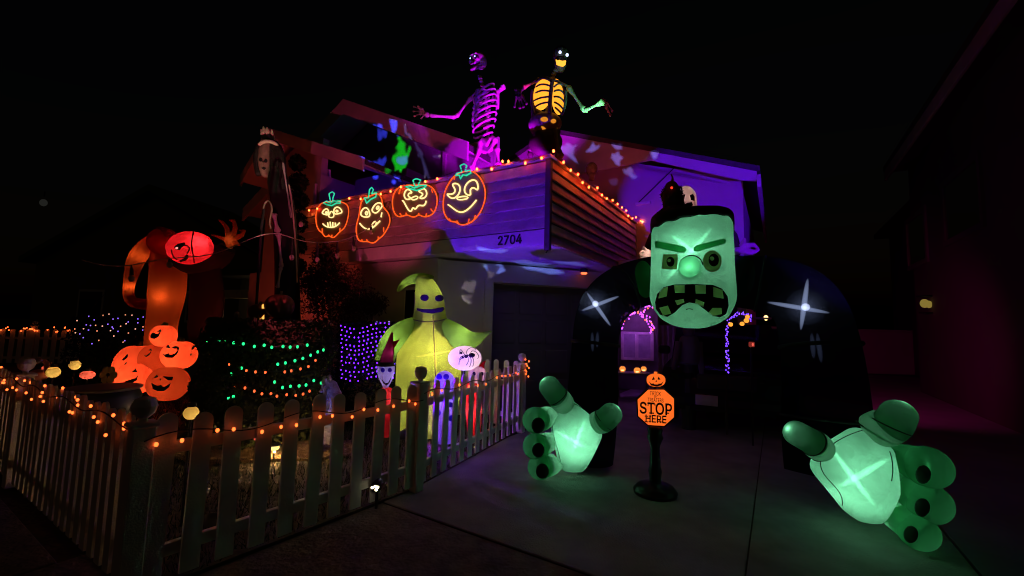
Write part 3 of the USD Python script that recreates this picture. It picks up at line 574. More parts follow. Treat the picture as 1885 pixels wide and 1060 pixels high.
def lettering(text, u, v, hpx, wpx, name, serif=False):
    (x0, z0), (x1, z1) = sy(u - wpx / 2, v + hpx / 2), sy(u + wpx / 2, v - hpx / 2)
    m = meshkit.text_mesh(text, 1.0, .05, serif); q = np.array(m.vertices); b = q.max(0); a = q.min(0); q = (q - a) / (b - a); xx = x0 + q[:, 0] * (x1 - x0); zz = z0 + q[:, 1] * abs(z1 - z0)
    m.vertices = np.column_stack([xx, -.0225 - q[:, 2] * .004, zz]); return obj(name, Sf(m), ST, ss, label=f'{text} lettering' if 0 else None)
def serifs(items):                                # slab serifs (u, v, width, height in survey pixels)
    ms = []
    for u, v, w, h in items: (x0, z0), (x1, z1) = sy(u - w / 2, v + h / 2), sy(u + w / 2, v - h / 2); ms.append(bx(x0, x1, -.0268, -.0222, min(z0, z1), max(z0, z1)))
    obj('letter_serifs', Sf(cat(ms)), ST, ss)
lettering('TRICK', 1206, 723.5, 6, 20, 'lettering'); lettering('or', 1206, 729.5, 3.2, 5, 'lettering'); lettering('TREATERS', 1206.5, 735.5, 5.2, 29, 'lettering')
lettering('STOP', 1207, 751, 18, 59, 'lettering', True); lettering('HERE', 1207, 770, 11, 38, 'lettering', True)
serifs([(1199, 759.3, 9, 1.6), (1236 - 8.5, 759.3, 7, 1.6), (1192.6, 744.5, 1.5, 4), (1205.4, 744.5, 1.5, 4), (1189.5, 765, 6, 1.2), (1189.5, 775.2, 6, 1.2), (1196, 765, 5, 1.2), (1196, 775.2, 5, 1.2), (1212, 775.2, 6, 1.2), (1219, 775.2, 4, 1.2)])
pk = Polygon([sy(1207.5 + 17 * math.copysign(abs(math.cos(a)) ** .8, math.cos(a)), 699.5 + 11.5 * math.copysign(abs(math.sin(a)) ** .8, math.sin(a))) for a in np.linspace(0, 2 * pi, 40, endpoint=False)])
obj('pumpkin_topper', fl(plate(pk, .035), Sf, (0, -.0175, 0)), SO, ss)
obj('pumpkin_stem', fl(plate(Polygon([sy(*p) for p in ((1204, 688), (1204, 684), (1210, 684.5), (1209, 688))]), .03), Sf, (0, -.015, 0)), SO, ss)
for f_ in ([(1199.5, 699), (1203, 692.5), (1205, 698)], [(1210, 698), (1212, 692.5), (1215.5, 698.5)], [(1206, 702), (1208, 699), (1209.5, 702)], [(1194, 701), (1199, 706), (1203, 705), (1204, 707), (1211, 707), (1212, 705.5), (1216, 706), (1221, 701), (1217, 709), (1208, 710.5), (1198, 709)]):
    obj('carved_face', fl(plate(Polygon([sy(*p) for p in f_]), .004), Sf, (0, -.022, 0)), ST, ss)
obj('topper_neck', Sf(bx(-.012, .012, -.012, .012, sy(1206, 718)[1], sy(1206, 708)[1])), DARK, ss)

# ------------------------------------------------------------------ green sack ghost
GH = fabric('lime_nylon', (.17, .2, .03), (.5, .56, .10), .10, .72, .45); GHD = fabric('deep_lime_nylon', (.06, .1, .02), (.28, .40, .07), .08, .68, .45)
YG = 5.75; go = at(782, 800, YG) * V(1, 1, 0); gh = thing('inflatable_ghost', 'tall lime green sack ghost inflatable with pointed hood beside the net lights', 'inflatable', go)
def gp(u, v, dy=0): return at(u, v, YG + dy)
def gsec(v, l, r, by, e=2.1): a, b = gp(l, v), gp(r, v); return ((a[0] + b[0]) / 2, YG, (a[2] + b[2]) / 2, (b[0] - a[0]) / 2, by, e)
zb = .03
body = loft(resec([(gp(785, 790)[0], YG, zb, .30, .22, 2.2), gsec(775, 727, 838, .28), gsec(740, 727, 845, .30), gsec(700, 729, 848, .30), gsec(660, 731, 850, .30), gsec(630, 737, 845, .29), gsec(610, 745, 836, .27), gsec(595, 755, 828, .24),
                   gsec(580, 762, 821, .21), gsec(565, 764, 819, .2), gsec(550, 764, 817, .19), gsec(535, 765, 811, .18), gsec(520, 766, 802, .15), gsec(510, 767, 793, .11), gsec(506, 770, 785, .05)], 70), 48)
bdy = obj('body', body, GH, gh, True)
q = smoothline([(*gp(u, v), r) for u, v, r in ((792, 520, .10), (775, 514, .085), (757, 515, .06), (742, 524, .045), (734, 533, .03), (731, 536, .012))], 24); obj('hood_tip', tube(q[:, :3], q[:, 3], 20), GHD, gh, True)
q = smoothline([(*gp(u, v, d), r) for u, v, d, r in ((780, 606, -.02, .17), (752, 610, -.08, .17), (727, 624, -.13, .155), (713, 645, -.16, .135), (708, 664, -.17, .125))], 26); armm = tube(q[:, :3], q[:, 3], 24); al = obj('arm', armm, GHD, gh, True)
obj('sleeve_lining', decal(armm, [(703, 668), (706, 645), (716, 630), (735, 625), (725, 640), (722, 667)], .01, 6), fabric('maroon_nylon', (.2, .015, .03), (.3, .02, .05), .05, .5), al, True)
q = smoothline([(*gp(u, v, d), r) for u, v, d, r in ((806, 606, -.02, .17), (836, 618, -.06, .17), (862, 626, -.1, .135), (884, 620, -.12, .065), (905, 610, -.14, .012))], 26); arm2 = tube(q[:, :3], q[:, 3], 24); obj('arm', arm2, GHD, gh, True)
FACE = paint('face_black', (.02, .012, .03), .8)
for (u, v) in ((782, 548), (808, 549)): obj('eye', decal(body, [(u + 7.5 * math.cos(a), v + 6 * math.sin(a)) for a in np.linspace(0, 2 * pi, 18, endpoint=False)], .008, 4), FACE, bdy, True)
obj('mouth', decal(body, [(768, 567), (780, 569), (795, 569), (815, 565), (817, 569), (812, 574), (795, 577), (778, 575), (769, 571)], .008, 4), FACE, bdy, True)
for s in ([(763, 510), (764, 540), (762, 575), (752, 610)], [(797, 580), (800, 650), (803, 720)], [(760, 588), (790, 592), (824, 586)]): obj('seam', seam(body, s, .007, 30), paint('olive_seam', (.1, .1, .02), .8), bdy)
lamp(gh, at(800, 645, YG), (1, .86, .5), 3.1, .03); lamp(gh, at(790, 745, YG), (.9, .95, .6), 1.5, .03); lamp(gh, at(790, 540, YG), (.9, .95, .6), .35, .03); lamp(gh, at(727, 627, YG - .12), (.8, 1, .75), .7); lamp(gh, at(850, 622, YG - .09), (.8, 1, .75), .7); lamp(gh, at(760, 516, YG), (.9, 1, .6), .06, .01); lamp(gh, at(746, 521, YG), (.9, 1, .6), .03, .01)
streak(gh, at(797, 585, YG - .22), at(803, 690, YG - .33), .02, glowgas('amber_glow', (1, .6, .15), 14)); streak(gh, at(765, 657, YG - .30), at(835, 645, YG - .30), .014, glowgas('amber_glow', (1, .6, .15), 14))  # added glow shapes imitate light streaks in the lime cloth

# ------------------------------------------------------------------ three small inflatables in front of the ghost
LAV = fabric('lavender_nylon', (.3, .25, .5), (.6, .5, .9), .08, .65); REDN = fabric('red_nylon', (.35, .02, .03), (.85, .05, .06), .08, .65); PINK = fabric('pale_pink_nylon', (.5, .35, .4), (.9, .6, .65), .08, .65); MAR = fabric('maroon_hat_nylon', (.18, .01, .06), (.35, .02, .12), .05, .6)
Y1 = 5.35; w0 = at(710, 800, Y1) * V(1, 1, 0); wt = thing('inflatable_witch', 'small inflatable witch with maroon pointed hat and lavender face at net light bush', 'inflatable', w0)
def lsec(Y, v, l, r, by, e=2): a, b = at(l, v, Y), at(r, v, Y); return ((a[0] + b[0]) / 2, Y, (a[2] + b[2]) / 2, (b[0] - a[0]) / 2, by, e)
fm = loft(resec([lsec(Y1, 716, 708, 712, .04), lsec(Y1, 706, 703, 718, .09), lsec(Y1, 690, 697, 724, .13), lsec(Y1, 678, 695, 726, .14), lsec(Y1, 668, 700, 722, .10)], 24), 32); fo = obj('head', fm, LAV, wt, True)
obj('hat', loft(resec([lsec(Y1, 670, 699, 724, .12), lsec(Y1, 655, 703, 723, .10), lsec(Y1, 630, 713, 723, .06), lsec(Y1, 612, 720, 724, .02)], 20), 28), MAR, wt, True)
obj('hat_brim', loft([lsec(Y1, 673, 697, 726, .15), lsec(Y1, 669, 698, 725, .15), lsec(Y1, 665, 701, 723, .11)], 28), BLKP, wt, True)
for u in (705, 717): obj('eye', decal(fm, [(u + 3.5 * math.cos(a), 681 + 4 * math.sin(a)) for a in np.linspace(0, 2 * pi, 14, endpoint=False)], .005, 3), fabric('violet_patch', (.08, .03, .4), (.15, .05, .8), .05, .6), fo, True)
obj('mouth', decal(fm, [(703, 697), (709, 705), (714, 704), (719, 695), (716, 704), (711, 709), (706, 705)], .005, 3), FACE, fo, True)
obj('body', loft(resec([lsec(Y1, 800, 696, 728, .14), lsec(Y1, 760, 694, 728, .16), lsec(Y1, 728, 696, 726, .14), lsec(Y1, 714, 704, 718, .08)], 20), 28), REDN, wt, True)
lamp(wt, at(711, 688, Y1), (.8, .7, 1), .13, .02); lamp(wt, at(711, 740, Y1), (1, .8, .8), .3, .02); lamp(wt, at(716, 650, Y1), (1, .8, .8), .05, .02)
Y2 = 5.0; w0 = at(818, 820, Y2) * V(1, 1, 0); pg_ = thing('inflatable_ghost', 'small purple ghost inflatable with two round eyes behind the middle ball post', 'inflatable', w0)
fm = loft(resec([lsec(Y2, 812, 800, 838, .14), lsec(Y2, 770, 798, 840, .16), lsec(Y2, 740, 800, 838, .15), lsec(Y2, 720, 800, 838, .15), lsec(Y2, 700, 800, 837, .15), lsec(Y2, 688, 806, 831, .1), lsec(Y2, 683, 815, 821, .03)], 40), 36); fo = obj('body', fm, LAV, pg_, True)
for u in (809, 821): obj('eye', decal(fm, [(u + 5 * math.cos(a), 694 + 5 * math.sin(a)) for a in np.linspace(0, 2 * pi, 16, endpoint=False)], .005, 3), fabric('violet_patch', (.08, .03, .4), (.15, .05, .8), .05, .6), fo, True)
for (u, v, r) in ((806, 760, 6), (828, 745, 5), (815, 735, 5), (831, 770, 6)): obj('spot', decal(fm, [(u + r * math.cos(a), v + r * math.sin(a)) for a in np.linspace(0, 2 * pi, 14, endpoint=False)], .005, 4), fabric('violet_patch', (.08, .03, .4), (.15, .05, .8), .05, .6), fo, True)
lamp(pg_, at(818, 745, Y2), (.75, .5, 1), .3, .02); lamp(pg_, at(818, 700, Y2), (.6, .4, 1), .14, .02)
Y3 = 5.25; w0 = at(868, 810, Y3) * V(1, 1, 0); rd = thing('inflatable_devil', 'small red inflatable devil with pale pink head below the spider lantern', 'inflatable', w0)
obj('body', loft(resec([lsec(Y3, 806, 862, 884, .10), lsec(Y3, 770, 858, 886, .13), lsec(Y3, 730, 854, 886, .14), lsec(Y3, 706, 860, 884, .10), lsec(Y3, 700, 868, 876, .04)], 26), 28), REDN, rd, True)
fm = loft(resec([lsec(Y3, 706, 868, 880, .05), lsec(Y3, 696, 862, 892, .12), lsec(Y3, 684, 862, 894, .13), lsec(Y3, 674, 868, 888, .09)], 20), 28); fo = obj('head', fm, PINK, rd, True)
for s, (a, b) in enumerate(((866, 672), (889, 670))): q = [at(a + (3 if s == 0 else -3), b + 8, Y3), at(a, b, Y3), at(a + (-2 if s == 0 else 5), b - 6, Y3)]; obj('horn', tube(smoothline(q, 8), np.linspace(.04, .006, 8), 10), REDN, rd, True)
for u in (873, 886): obj('eye', decal(fm, [(u + 3 * math.cos(a), 688 + 3.5 * math.sin(a)) for a in np.linspace(0, 2 * pi, 12, endpoint=False)], .005, 3), FACE, fo, True)
lamp(rd, at(872, 750, Y3), (1, .7, .7), .6, .02); lamp(rd, at(878, 688, Y3), (1, .8, .85), .12, .02)

# ------------------------------------------------------------------ pale lantern with a spider print
Y4 = 4.75; lc = at(855.5, 659, Y4); sl_ = thing('spider_lantern', 'glowing pale pink oval lantern with black spider print on a stake', 'lantern', at(855, 800, Y4) * V(1, 1, 0))
lm = ell(lc, (.185, .16, .135), 4); lo = obj('shade', lm, fabric('pearl_nylon', (.6, .5, .55), (.95, .72, .74), .05, .7, .15), sl_, True); obj('stake', tube([lc * V(1, 1, 0), lc - (0, 0, .13)], .01, 8), METAL, sl_)
lamp(sl_, lc + (.03, .02, -.02), (1, .85, .82), .4, .03); lamp(sl_, lc + (-.1, -.02, .0), (.7, .5, 1), .16, .02)
for bu, bv, rx_, ry_ in ((868, 654, 6, 4), (858, 656, 3.5, 3), (852, 658, 2.2, 2), (849, 650, 2.5, 2.2)): obj('spider_body', decal(lm, [(bu + rx_ * math.cos(a), bv + ry_ * math.sin(a)) for a in np.linspace(0, 2 * pi, 14, endpoint=False)], .003, 4), FACE, lo, True)
for lg in ([(862, 655), (860, 645), (868, 640), (876, 644)], [(866, 653), (870, 646), (877, 649), (879, 660)], [(863, 657), (862, 665), (858, 672)], [(866, 657), (867, 666), (864, 675)], [(869, 657), (872, 666), (870, 674)], [(855, 657), (848, 661), (845, 671)], [(856, 655), (850, 656), (846, 662)], [(857, 654), (852, 648), (849, 644), (846, 652)]): obj('spider_leg', seam(lm, lg, .0035, 14), FACE, lo)

# ------------------------------------------------------------------ pumpkins: ribbed shells
def ribbed(c, rx, ry, rz, ribs=9, amp=.05, dent=.18, seg=72, n=26):
    th = np.linspace(0, 2 * pi, seg, endpoint=False); ph = np.linspace(0, pi, n); v, f = [], []
    for p_ in ph:
        s, z = math.sin(p_), math.cos(p_); k = 1 - amp * (1 - abs(np.cos(th * ribs / 2)) ** .6) * min(1, s * 1.6); zz = z * (1 - dent * math.exp(-(s / .35) ** 2) * (1 if z > 0 else .6))
        v += list(np.stack([c[0] + rx * s * k * np.cos(th), c[1] + ry * s * k * np.sin(th), np.full(seg, c[2] + rz * zz)], 1))
    for i in range(n - 1):
        for k in range(seg):
            l = (k + 1) % seg; f += [[i * seg + k, (i + 1) * seg + l, i * seg + l], [i * seg + k, (i + 1) * seg + k, (i + 1) * seg + l]]
    return trimesh.Trimesh(np.array(v), f, process=True)
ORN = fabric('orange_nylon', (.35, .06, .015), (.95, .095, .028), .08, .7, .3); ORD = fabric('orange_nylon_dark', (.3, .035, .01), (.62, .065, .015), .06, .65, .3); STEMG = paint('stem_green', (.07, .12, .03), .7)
# stack of six
Z3 = lambda x, y: (180 + x / 5.3, 560 + y / 5.3)
YS = 6.3; so_ = at(290, 735, YS) * V(1, 1, 0); st = thing('inflatable_pumpkin_stack', 'stack of orange inflatable pumpkins with carved faces in the left yard', 'inflatable', so_)
def blob(u, v, ru, rv, dy, m, name='pumpkin', ribs=8):
    c = at(u, v, YS + dy); s = (YS + dy) / FPX; me = ribbed(c, ru * s * .95, ru * s * .75, rv * s, ribs, .085, .12); return me, obj(name, me, m, st, True, None), c
faces = {0: ([(283, 612), (291, 615.5), (297, 607.5), (296, 611), (292, 620), (286, 623), (279, 622), (278, 618)], [(290, 610.5), (296, 606.5), (297.5, 611)]),
         2: ([(300, 651), (305, 653), (311, 650), (313, 653), (322, 651), (330, 643), (326, 652), (318, 658), (307, 657.5)], [(306, 640), (311, 635), (314, 641)], [(317, 640), (324, 637.5), (329, 638.5), (330, 642), (325, 645), (327, 640.5), (321, 642)]),
         3: ([(265, 653), (270, 655), (276, 650), (279, 646), (277, 652), (270, 657)], [(274, 645), (279, 642), (280, 646)]),
         4: ([(230, 702), (240, 699), (250, 696), (255, 690), (252, 699), (244, 705), (234, 707)], [(244, 685), (250, 679), (253, 685)]),
         5: ([(280, 705), (286, 708), (290, 710), (297, 708), (300, 712), (305, 711), (315, 705), (311, 713), (303, 719), (290, 719), (283, 715)], [(285, 696), (290, 690), (292, 694)], [(300, 693), (319, 694), (317, 700), (310, 700)], [(294, 697), (297, 697), (295.5, 701)]),
         1: ([(219, 698), (222, 685), (230, 670), (234, 666), (230, 678), (224, 693)], [(226, 662), (236, 652), (235, 658), (228, 664)])}
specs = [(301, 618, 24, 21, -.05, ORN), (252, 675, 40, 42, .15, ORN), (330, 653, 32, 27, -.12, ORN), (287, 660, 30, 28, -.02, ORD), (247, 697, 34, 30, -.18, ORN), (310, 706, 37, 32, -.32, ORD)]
for i, sp_ in enumerate(specs):
    me, o, c = blob(*sp_)
    for f_ in faces.get(i, []): obj('carved_face', decal(me, f_, .008, 4), BLKP, o, True)
    if i in (0, 1, 2): k = tube([c + (0, 0, sp_[3] * YS / FPX * .82), c + (.02, 0, sp_[3] * YS / FPX * 1.12)], [.05, .03], 10); obj('stem', k, STEMG, o, True)
    lamp(st, c + (0, -.0, -.02), (1, .8, .6), [.55, 1.5, 1.05, .5, 1.25, .75][i], .02)
# tall reaper with a pumpkin head
Y5 = 7.6; ro = at(295, 700, Y5) * V(1, 1, 0); rp = thing('inflatable_reaper', 'tall orange inflatable reaper with red pumpkin head and one hand on hip', 'inflatable', ro)
RPM = fabric('rust_nylon', (.3, .05, .01), (.68, .085, .013), .05, .7, .3)
def secr(v, l, r, by, e=2.4): return lsec(Y5, v, l + 3, r - 3, by * .45, e)
obj('body', loft(resec([secr(690, 262, 328, .3), secr(640, 264, 325, .3), secr(600, 267, 328, .3), secr(560, 270, 338, .33), secr(530, 272, 344, .34), (secr(490, 274, 345, .34)), secr(460, 278, 343, .32), secr(440, 284, 335, .28), secr(428, 294, 322, .18), secr(424, 303, 312, .06)], 50), 40), RPM, rp, True)
q = smoothline([(*at(u, v, Y5), r) for u, v, r in ((310, 444, .15), (286, 445, .145), (266, 458, .14), (250, 480, .13), (242, 505, .105), (237, 530, .08), (240, 551, .085), (256, 559, .095), (285, 560, .10))], 40); obj('arm', tube(q[:, :3], q[:, 3], 24), RPM, rp, True)
hc_ = at(350, 456, Y5 - .35); s5 = (Y5 - .35) / FPX; hm = ribbed((0, 0, 0), 31 * s5, 30 * s5, 40 * s5, 7, .11, .2); hm.apply_transform(trimesh.transformations.rotation_matrix(math.radians(82), [0, 1, 0])); hm.vertices = np.array(hm.vertices) + hc_
ho = obj('head', hm, fabric('red_nylon_bright', (.5, .02, .025), (1.0, .028, .04), .05, .7, .2), rp, True)
Z8 = lambda x, y: (220 + x / 6.233, 390 + y / 6.233)
for f_ in ([Z8(630, 400), Z8(680, 365), Z8(750, 350), Z8(760, 370), Z8(715, 410), Z8(690, 440), Z8(650, 430)], [Z8(680, 560), Z8(740, 530), Z8(740, 515), Z8(765, 490), Z8(790, 490), Z8(795, 520), Z8(750, 560), Z8(710, 572)]): obj('carved_face', decal(hm, f_, .01, 3), BLKP, ho, True)
obj('eye_light', decal(hm, [(Z8(665, 412)[0] + 2.5 * math.cos(a), Z8(665, 412)[1] + 2.2 * math.sin(a)) for a in np.linspace(0, 2 * pi, 10, endpoint=False)], .004, 3, .014), emit('pale_red_eye', (1, .35, .3), 1.0), ho, True)
obj('stem', tube(smoothline([at(*Z8(560, 260), Y5 - .3), at(*Z8(510, 205), Y5 - .3), at(*Z8(410, 178), Y5 - .3)], 10), np.linspace(.07, .01, 10), 10), RPM, rp, True)
obj('collar', tube([at(*Z8(560, 360), Y5 - .25), at(*Z8(505, 340), Y5 - .1)], [.2, .25], 16), ORD, rp, True)
lamp(rp, at(310, 450, Y5), (1, .75, .5), .8, .03); lamp(rp, at(307, 545, Y5), (1, .75, .5), .6, .03); lamp(rp, at(305, 620, Y5), (1, .7, .5), .5, .03); lamp(rp, at(258, 468, Y5), (1, .75, .5), .26, .02); lamp(rp, at(239, 527, Y5), (1, .75, .5), .15, .02); lamp(rp, hc_ + (.2, -.1, .06), (1, .7, .6), .75, .03); lamp(rp, hc_ - (.14, .0, .03), (1, .6, .6), .45, .03)
q = smoothline([(*at(u, v, Y5), r) for u, v, r in ((335, 470, .24), (375, 480, .25), (405, 470, .2), (420, 455, .13))], 24); obj('black_sleeve', tube(q[:, :3], q[:, 3], 20), BLKP, rp, True)
obj('black_cloak', loft(resec([secr(640, 345, 395, .2), secr(560, 345, 415, .22), secr(500, 348, 410, .22), secr(470, 352, 400, .1)], 20), 24), BLKP, rp, True)
pal = at(*Z8(1270, 330), Y5); HNM = fabric('hand_orange', (.5, .12, .03), (.7, .14, .03), .02, .5); rr = .012
hps = [m3.Manifold.sphere(.1, 20).translate([float(x) for x in pal])]
fing = [[Z8(1230, 320), Z8(1180, 300), Z8(1060, 262)], [Z8(1250, 280), Z8(1235, 190), Z8(1185, 120), Z8(1140, 92)], [Z8(1295, 280), Z8(1330, 190), Z8(1310, 100), Z8(1265, 95)], [Z8(1310, 310), Z8(1400, 270), Z8(1430, 215), Z8(1380, 212)], [Z8(1300, 350), Z8(1340, 355), Z8(1375, 380)]]
hm_ = blend([[(pal, .085), (pal + (0, 0, -.09), .06)]] + [[(at(u, v, Y5), r) for (u, v), r in zip(f_, np.linspace(.05, .016, len(f_)))] for f_ in fing] + [[(pal, .08), (at(*f_[0], Y5), .05)] for f_ in fing], .03, 6)
obj('hand', hm_, HNM, rp, True)
lamp(rp, pal, (1, .8, .6), .05, .02)
for pts in ([(740, 385), (775, 390), (802, 415), (788, 455), (775, 475)], [(600, 430), (605, 470), (622, 510), (660, 545)], [(850, 225), (835, 300), (830, 400), (850, 520), (860, 600)], [(640, 260), (690, 230), (760, 222)]): obj('seam', seam(hm, [Z8(*p) for p in pts], .012, 20), paint('dark_red_seam', (.12, .004, .006), .8), ho)
# ------------------------------------------------------------------ neon pumpkins on the balcony front
NO, NY, NG = emit('neon_orange', (1, .10, .012), 1.25), emit('neon_warm', (1, .72, .28), 1.5), emit('neon_teal', (.03, .72, .38), 1.0)
BACKP = paint('neon_back_panel', (.26, .17, .08), .6, .2)
ZN = lambda x, y: (560 + x / 5.236, 280 + y / 5.236)
def neon(label, outline, ticks, green, eyes, noses, mouths, dy):
    def w(p, k=0): return H.py(*ZN(*p), dy - k)
    t = thing('neon_pumpkin', label, 'neon sign', w(np.mean(outline, 0)), None)
    pl = Polygon([H.ly(*ZN(*p), dy) for p in outline]).buffer(0); g = plate(pl, .012); g.vertices = np.array(g.vertices) + (0, dy + .004, 0); obj('back_panel', H(g), BACKP, t)
    def tb(p, r, closed=False, n=None): return tube(smoothline([w(q, .012) for q in p], n or max(8, len(p) * 4), closed), r, 6, closed)
    obj('outline_tube', cat([tb(outline, .0105, True)] + [tb(k, .0095) for k in ticks]), NO, t, True)
    for g_ in green: obj('leaf_tube', tube([w(q, .02) for q in g_], .0125, 6, True), NG, t, True)
    for e in eyes: obj('eye_tube', tb(e, .0125, True, 24), NY, t, True)
    for e in noses: obj('nose_tube', tb(e, .011, len(e) > 3, 16), NY, t, True)
    for e in mouths: obj('mouth_tube', tb(e, .0125), NY, t, True)
def elp(cx, cy, rx, ry, tilt=0, n=12): return [(cx + rx * math.cos(a) * math.cos(tilt) - ry * math.sin(a) * math.sin(tilt), cy + rx * math.cos(a) * math.sin(tilt) + ry * math.sin(a) * math.cos(tilt)) for a in np.linspace(0, 2 * pi, n, endpoint=False)]
neon('leftmost neon pumpkin with triangle eyes and straight teal stem', [(160, 500), (122, 560), (112, 640), (122, 710), (145, 755), (178, 785), (205, 815), (240, 806), (265, 822), (300, 812), (335, 775), (385, 730), (415, 660), (428, 580), (420, 520), (395, 495), (365, 482), (300, 470), (220, 480)],
     [[(172, 735), (176, 785)], [(345, 730), (343, 775)], [(235, 795), (240, 812)], [(268, 795), (265, 818)]],
     [[(255, 480), (238, 400), (270, 382), (292, 400), (276, 440), (274, 480)], [(185, 490), (215, 470), (250, 490), (290, 470), (350, 470), (345, 492), (310, 490), (265, 515), (215, 505)]],
     [[(175, 585), (205, 548), (232, 562), (236, 595), (200, 600)], [(285, 562), (310, 530), (360, 580), (330, 592), (290, 587)], elp(215, 582, 9, 8), elp(315, 568, 9, 8)], [[(258, 572), (285, 616), (235, 614), (250, 585)]],
     [[(180, 690), (205, 712), (250, 725), (300, 715), (340, 680)], [(225, 678), (232, 715)], [(250, 672), (255, 720)], [(275, 674), (275, 718)], [(300, 680), (300, 708)]], -.075)
neon('second neon pumpkin from left, tilted with lopsided grin', [(555, 470), (535, 560), (520, 640), (502, 720), (505, 790), (525, 845), (570, 862), (610, 862), (665, 875), (715, 840), (760, 800), (800, 740), (825, 670), (815, 600), (790, 560), (765, 530), (745, 450), (715, 405), (640, 420)],
     [[(765, 725), (765, 770)], [(600, 840), (612, 862)], [(712, 812), (715, 845)], [(555, 840), (560, 862)]],
     [[(620, 440), (630, 360), (650, 340), (667, 360), (650, 400), (697, 392), (690, 430), (640, 455), (600, 492), (590, 460), (578, 440)]],
     [[(545, 590), (560, 555), (590, 535), (625, 570), (630, 610), (590, 625)], [(655, 560), (690, 500), (730, 490), (752, 512), (730, 550), (690, 585)], elp(600, 588, 10, 16), elp(708, 535, 9, 16, .6)], [[(748, 580), (740, 627)]],
     [[(535, 685), (560, 715), (610, 740), (650, 732), (690, 702), (730, 662)], [(655, 722), (660, 690), (683, 668), (692, 700)]], -.115)
neon('third neon pumpkin from left, squat with curled eyes', [(960, 320), (905, 345), (865, 400), (850, 480), (860, 560), (890, 610), (930, 622), (962, 612), (990, 606), (1030, 620), (1070, 622), (1102, 606), (1140, 618), (1190, 618), (1240, 590), (1275, 520), (1280, 440), (1255, 370), (1215, 330), (1150, 312), (1060, 320)],
     [[(922, 590), (940, 616)], [(980, 585), (988, 606)], [(1105, 585), (1098, 608)], [(1180, 590), (1172, 615)], [(1220, 545), (1236, 572)], [(925, 355), (912, 405)], [(1228, 360), (1236, 390)]],
     [[(1065, 322), (1048, 270), (1080, 255), (1122, 268), (1105, 300), (1095, 332)], [(975, 332), (1020, 325), (1060, 345), (1120, 320), (1182, 318), (1150, 347), (1085, 370), (1020, 352)]],
     [[(965, 400), (985, 365), (1020, 368), (1036, 392), (1008, 398), (1002, 420), (1030, 442), (1000, 455), (970, 438)], [(1105, 378), (1135, 355), (1170, 365), (1180, 405), (1152, 442), (1115, 437), (1142, 408), (1122, 388)]], [elp(1065, 442, 32, 15, -.3)],
     [[(945, 470), (985, 525), (1035, 560), (1048, 535), (1070, 548), (1092, 522), (1140, 515), (1175, 468)]], -.075)
neon('rightmost and tallest neon pumpkin with winking crescent eyes', [(1460, 222), (1400, 290), (1360, 370), (1340, 480), (1345, 570), (1380, 640), (1420, 668), (1455, 672), (1490, 692), (1535, 700), (1580, 688), (1640, 650), (1700, 570), (1740, 460), (1745, 380), (1715, 280), (1660, 210), (1600, 182), (1520, 195)],
     [[(1400, 640), (1410, 668)], [(1470, 660), (1488, 690)], [(1590, 640), (1580, 685)], [(1650, 605), (1638, 645)], [(1450, 235), (1445, 265)]],
     [[(1520, 190), (1503, 130), (1540, 113), (1567, 130), (1550, 185), (1600, 173), (1607, 200), (1560, 225), (1530, 217), (1505, 257), (1495, 222), (1458, 222), (1470, 205)]],
     [[(1430, 310), (1470, 303), (1502, 350), (1490, 400), (1450, 440), (1400, 432), (1378, 405), (1430, 402), (1455, 370)], [(1558, 400), (1548, 340), (1590, 282), (1640, 268), (1672, 310), (1670, 362), (1630, 342), (1602, 360), (1602, 410)]], [elp(1525, 442, 55, 15, -.1)],
     [[(1385, 505), (1440, 545), (1520, 578), (1600, 530), (1660, 460)]], -.075)

# ------------------------------------------------------------------ skeletons on the balcony
BONE = paint('bone_plastic', (.55, .5, .44), .55, .2, 14, .2, 60); DBONE = paint('dark_bone_plastic', (.06, .045, .04), .6, .4, 10, .3, 50); GBONE = paint('mossy_bone', (.3, .32, .22), .6, .4, 14, .2, 60)  # third bone colour is paler and greener, imitating green light on the arm
def bone(p, q, r): p, q = np.array(p, float), np.array(q, float); t = np.array([0, .06, .14, .3, .5, .7, .86, .94, 1]); return tube(p + (q - p) * t[:, None], r * np.array([1.1, 1.7, 1.35, .9, .8, .9, 1.3, 1.7, 1.1]), 9)
def hand_bones(c, tips, r=.016): return [bone(c + (t - c) * .12, c + (t - c) * .5 + k, r * .9) for t, k in tips] + [bone(c + (t - c) * .5 + k, t, r * .7) for t, k in tips] + [ell(c, (.05, .04, .05), 2)]
def skull(c, s, fr):
    m = ell((0, .02, .05), (.118, .15, .135), 3); v = np.array(m.vertices)
    v[:, 0] *= 1 - .22 * np.clip((-.02 - v[:, 2]) / .1, 0, 1); m.vertices = v
    jaw = hull([((-.055, -.05, -.1), .03), ((.055, -.05, -.1), .03), ((-.03, -.115, -.165), .026), ((.03, -.115, -.165), .026), ((-.06, .02, -.05), .03), ((.06, .02, -.05), .03)], 1)
    ck = cat(ell((-.072, -.09, -.01), (.035, .04, .022), 2), ell((.072, -.09, -.01), (.035, .04, .022), 2), ell((0, -.105, -.055), (.05, .035, .03), 2), bx(-.075, .075, -.142, -.10, .072, .09, .008))
    f = lambda q: mv(fr(fl(q, Fr((0, 0, 0)), (0, 0, 0)) if 0 else (lambda w: (setattr(w, 'vertices', np.array(w.vertices) * s), w)[1])(q.copy())), (0, 0, 0))
    return f, cat(m, ck), jaw
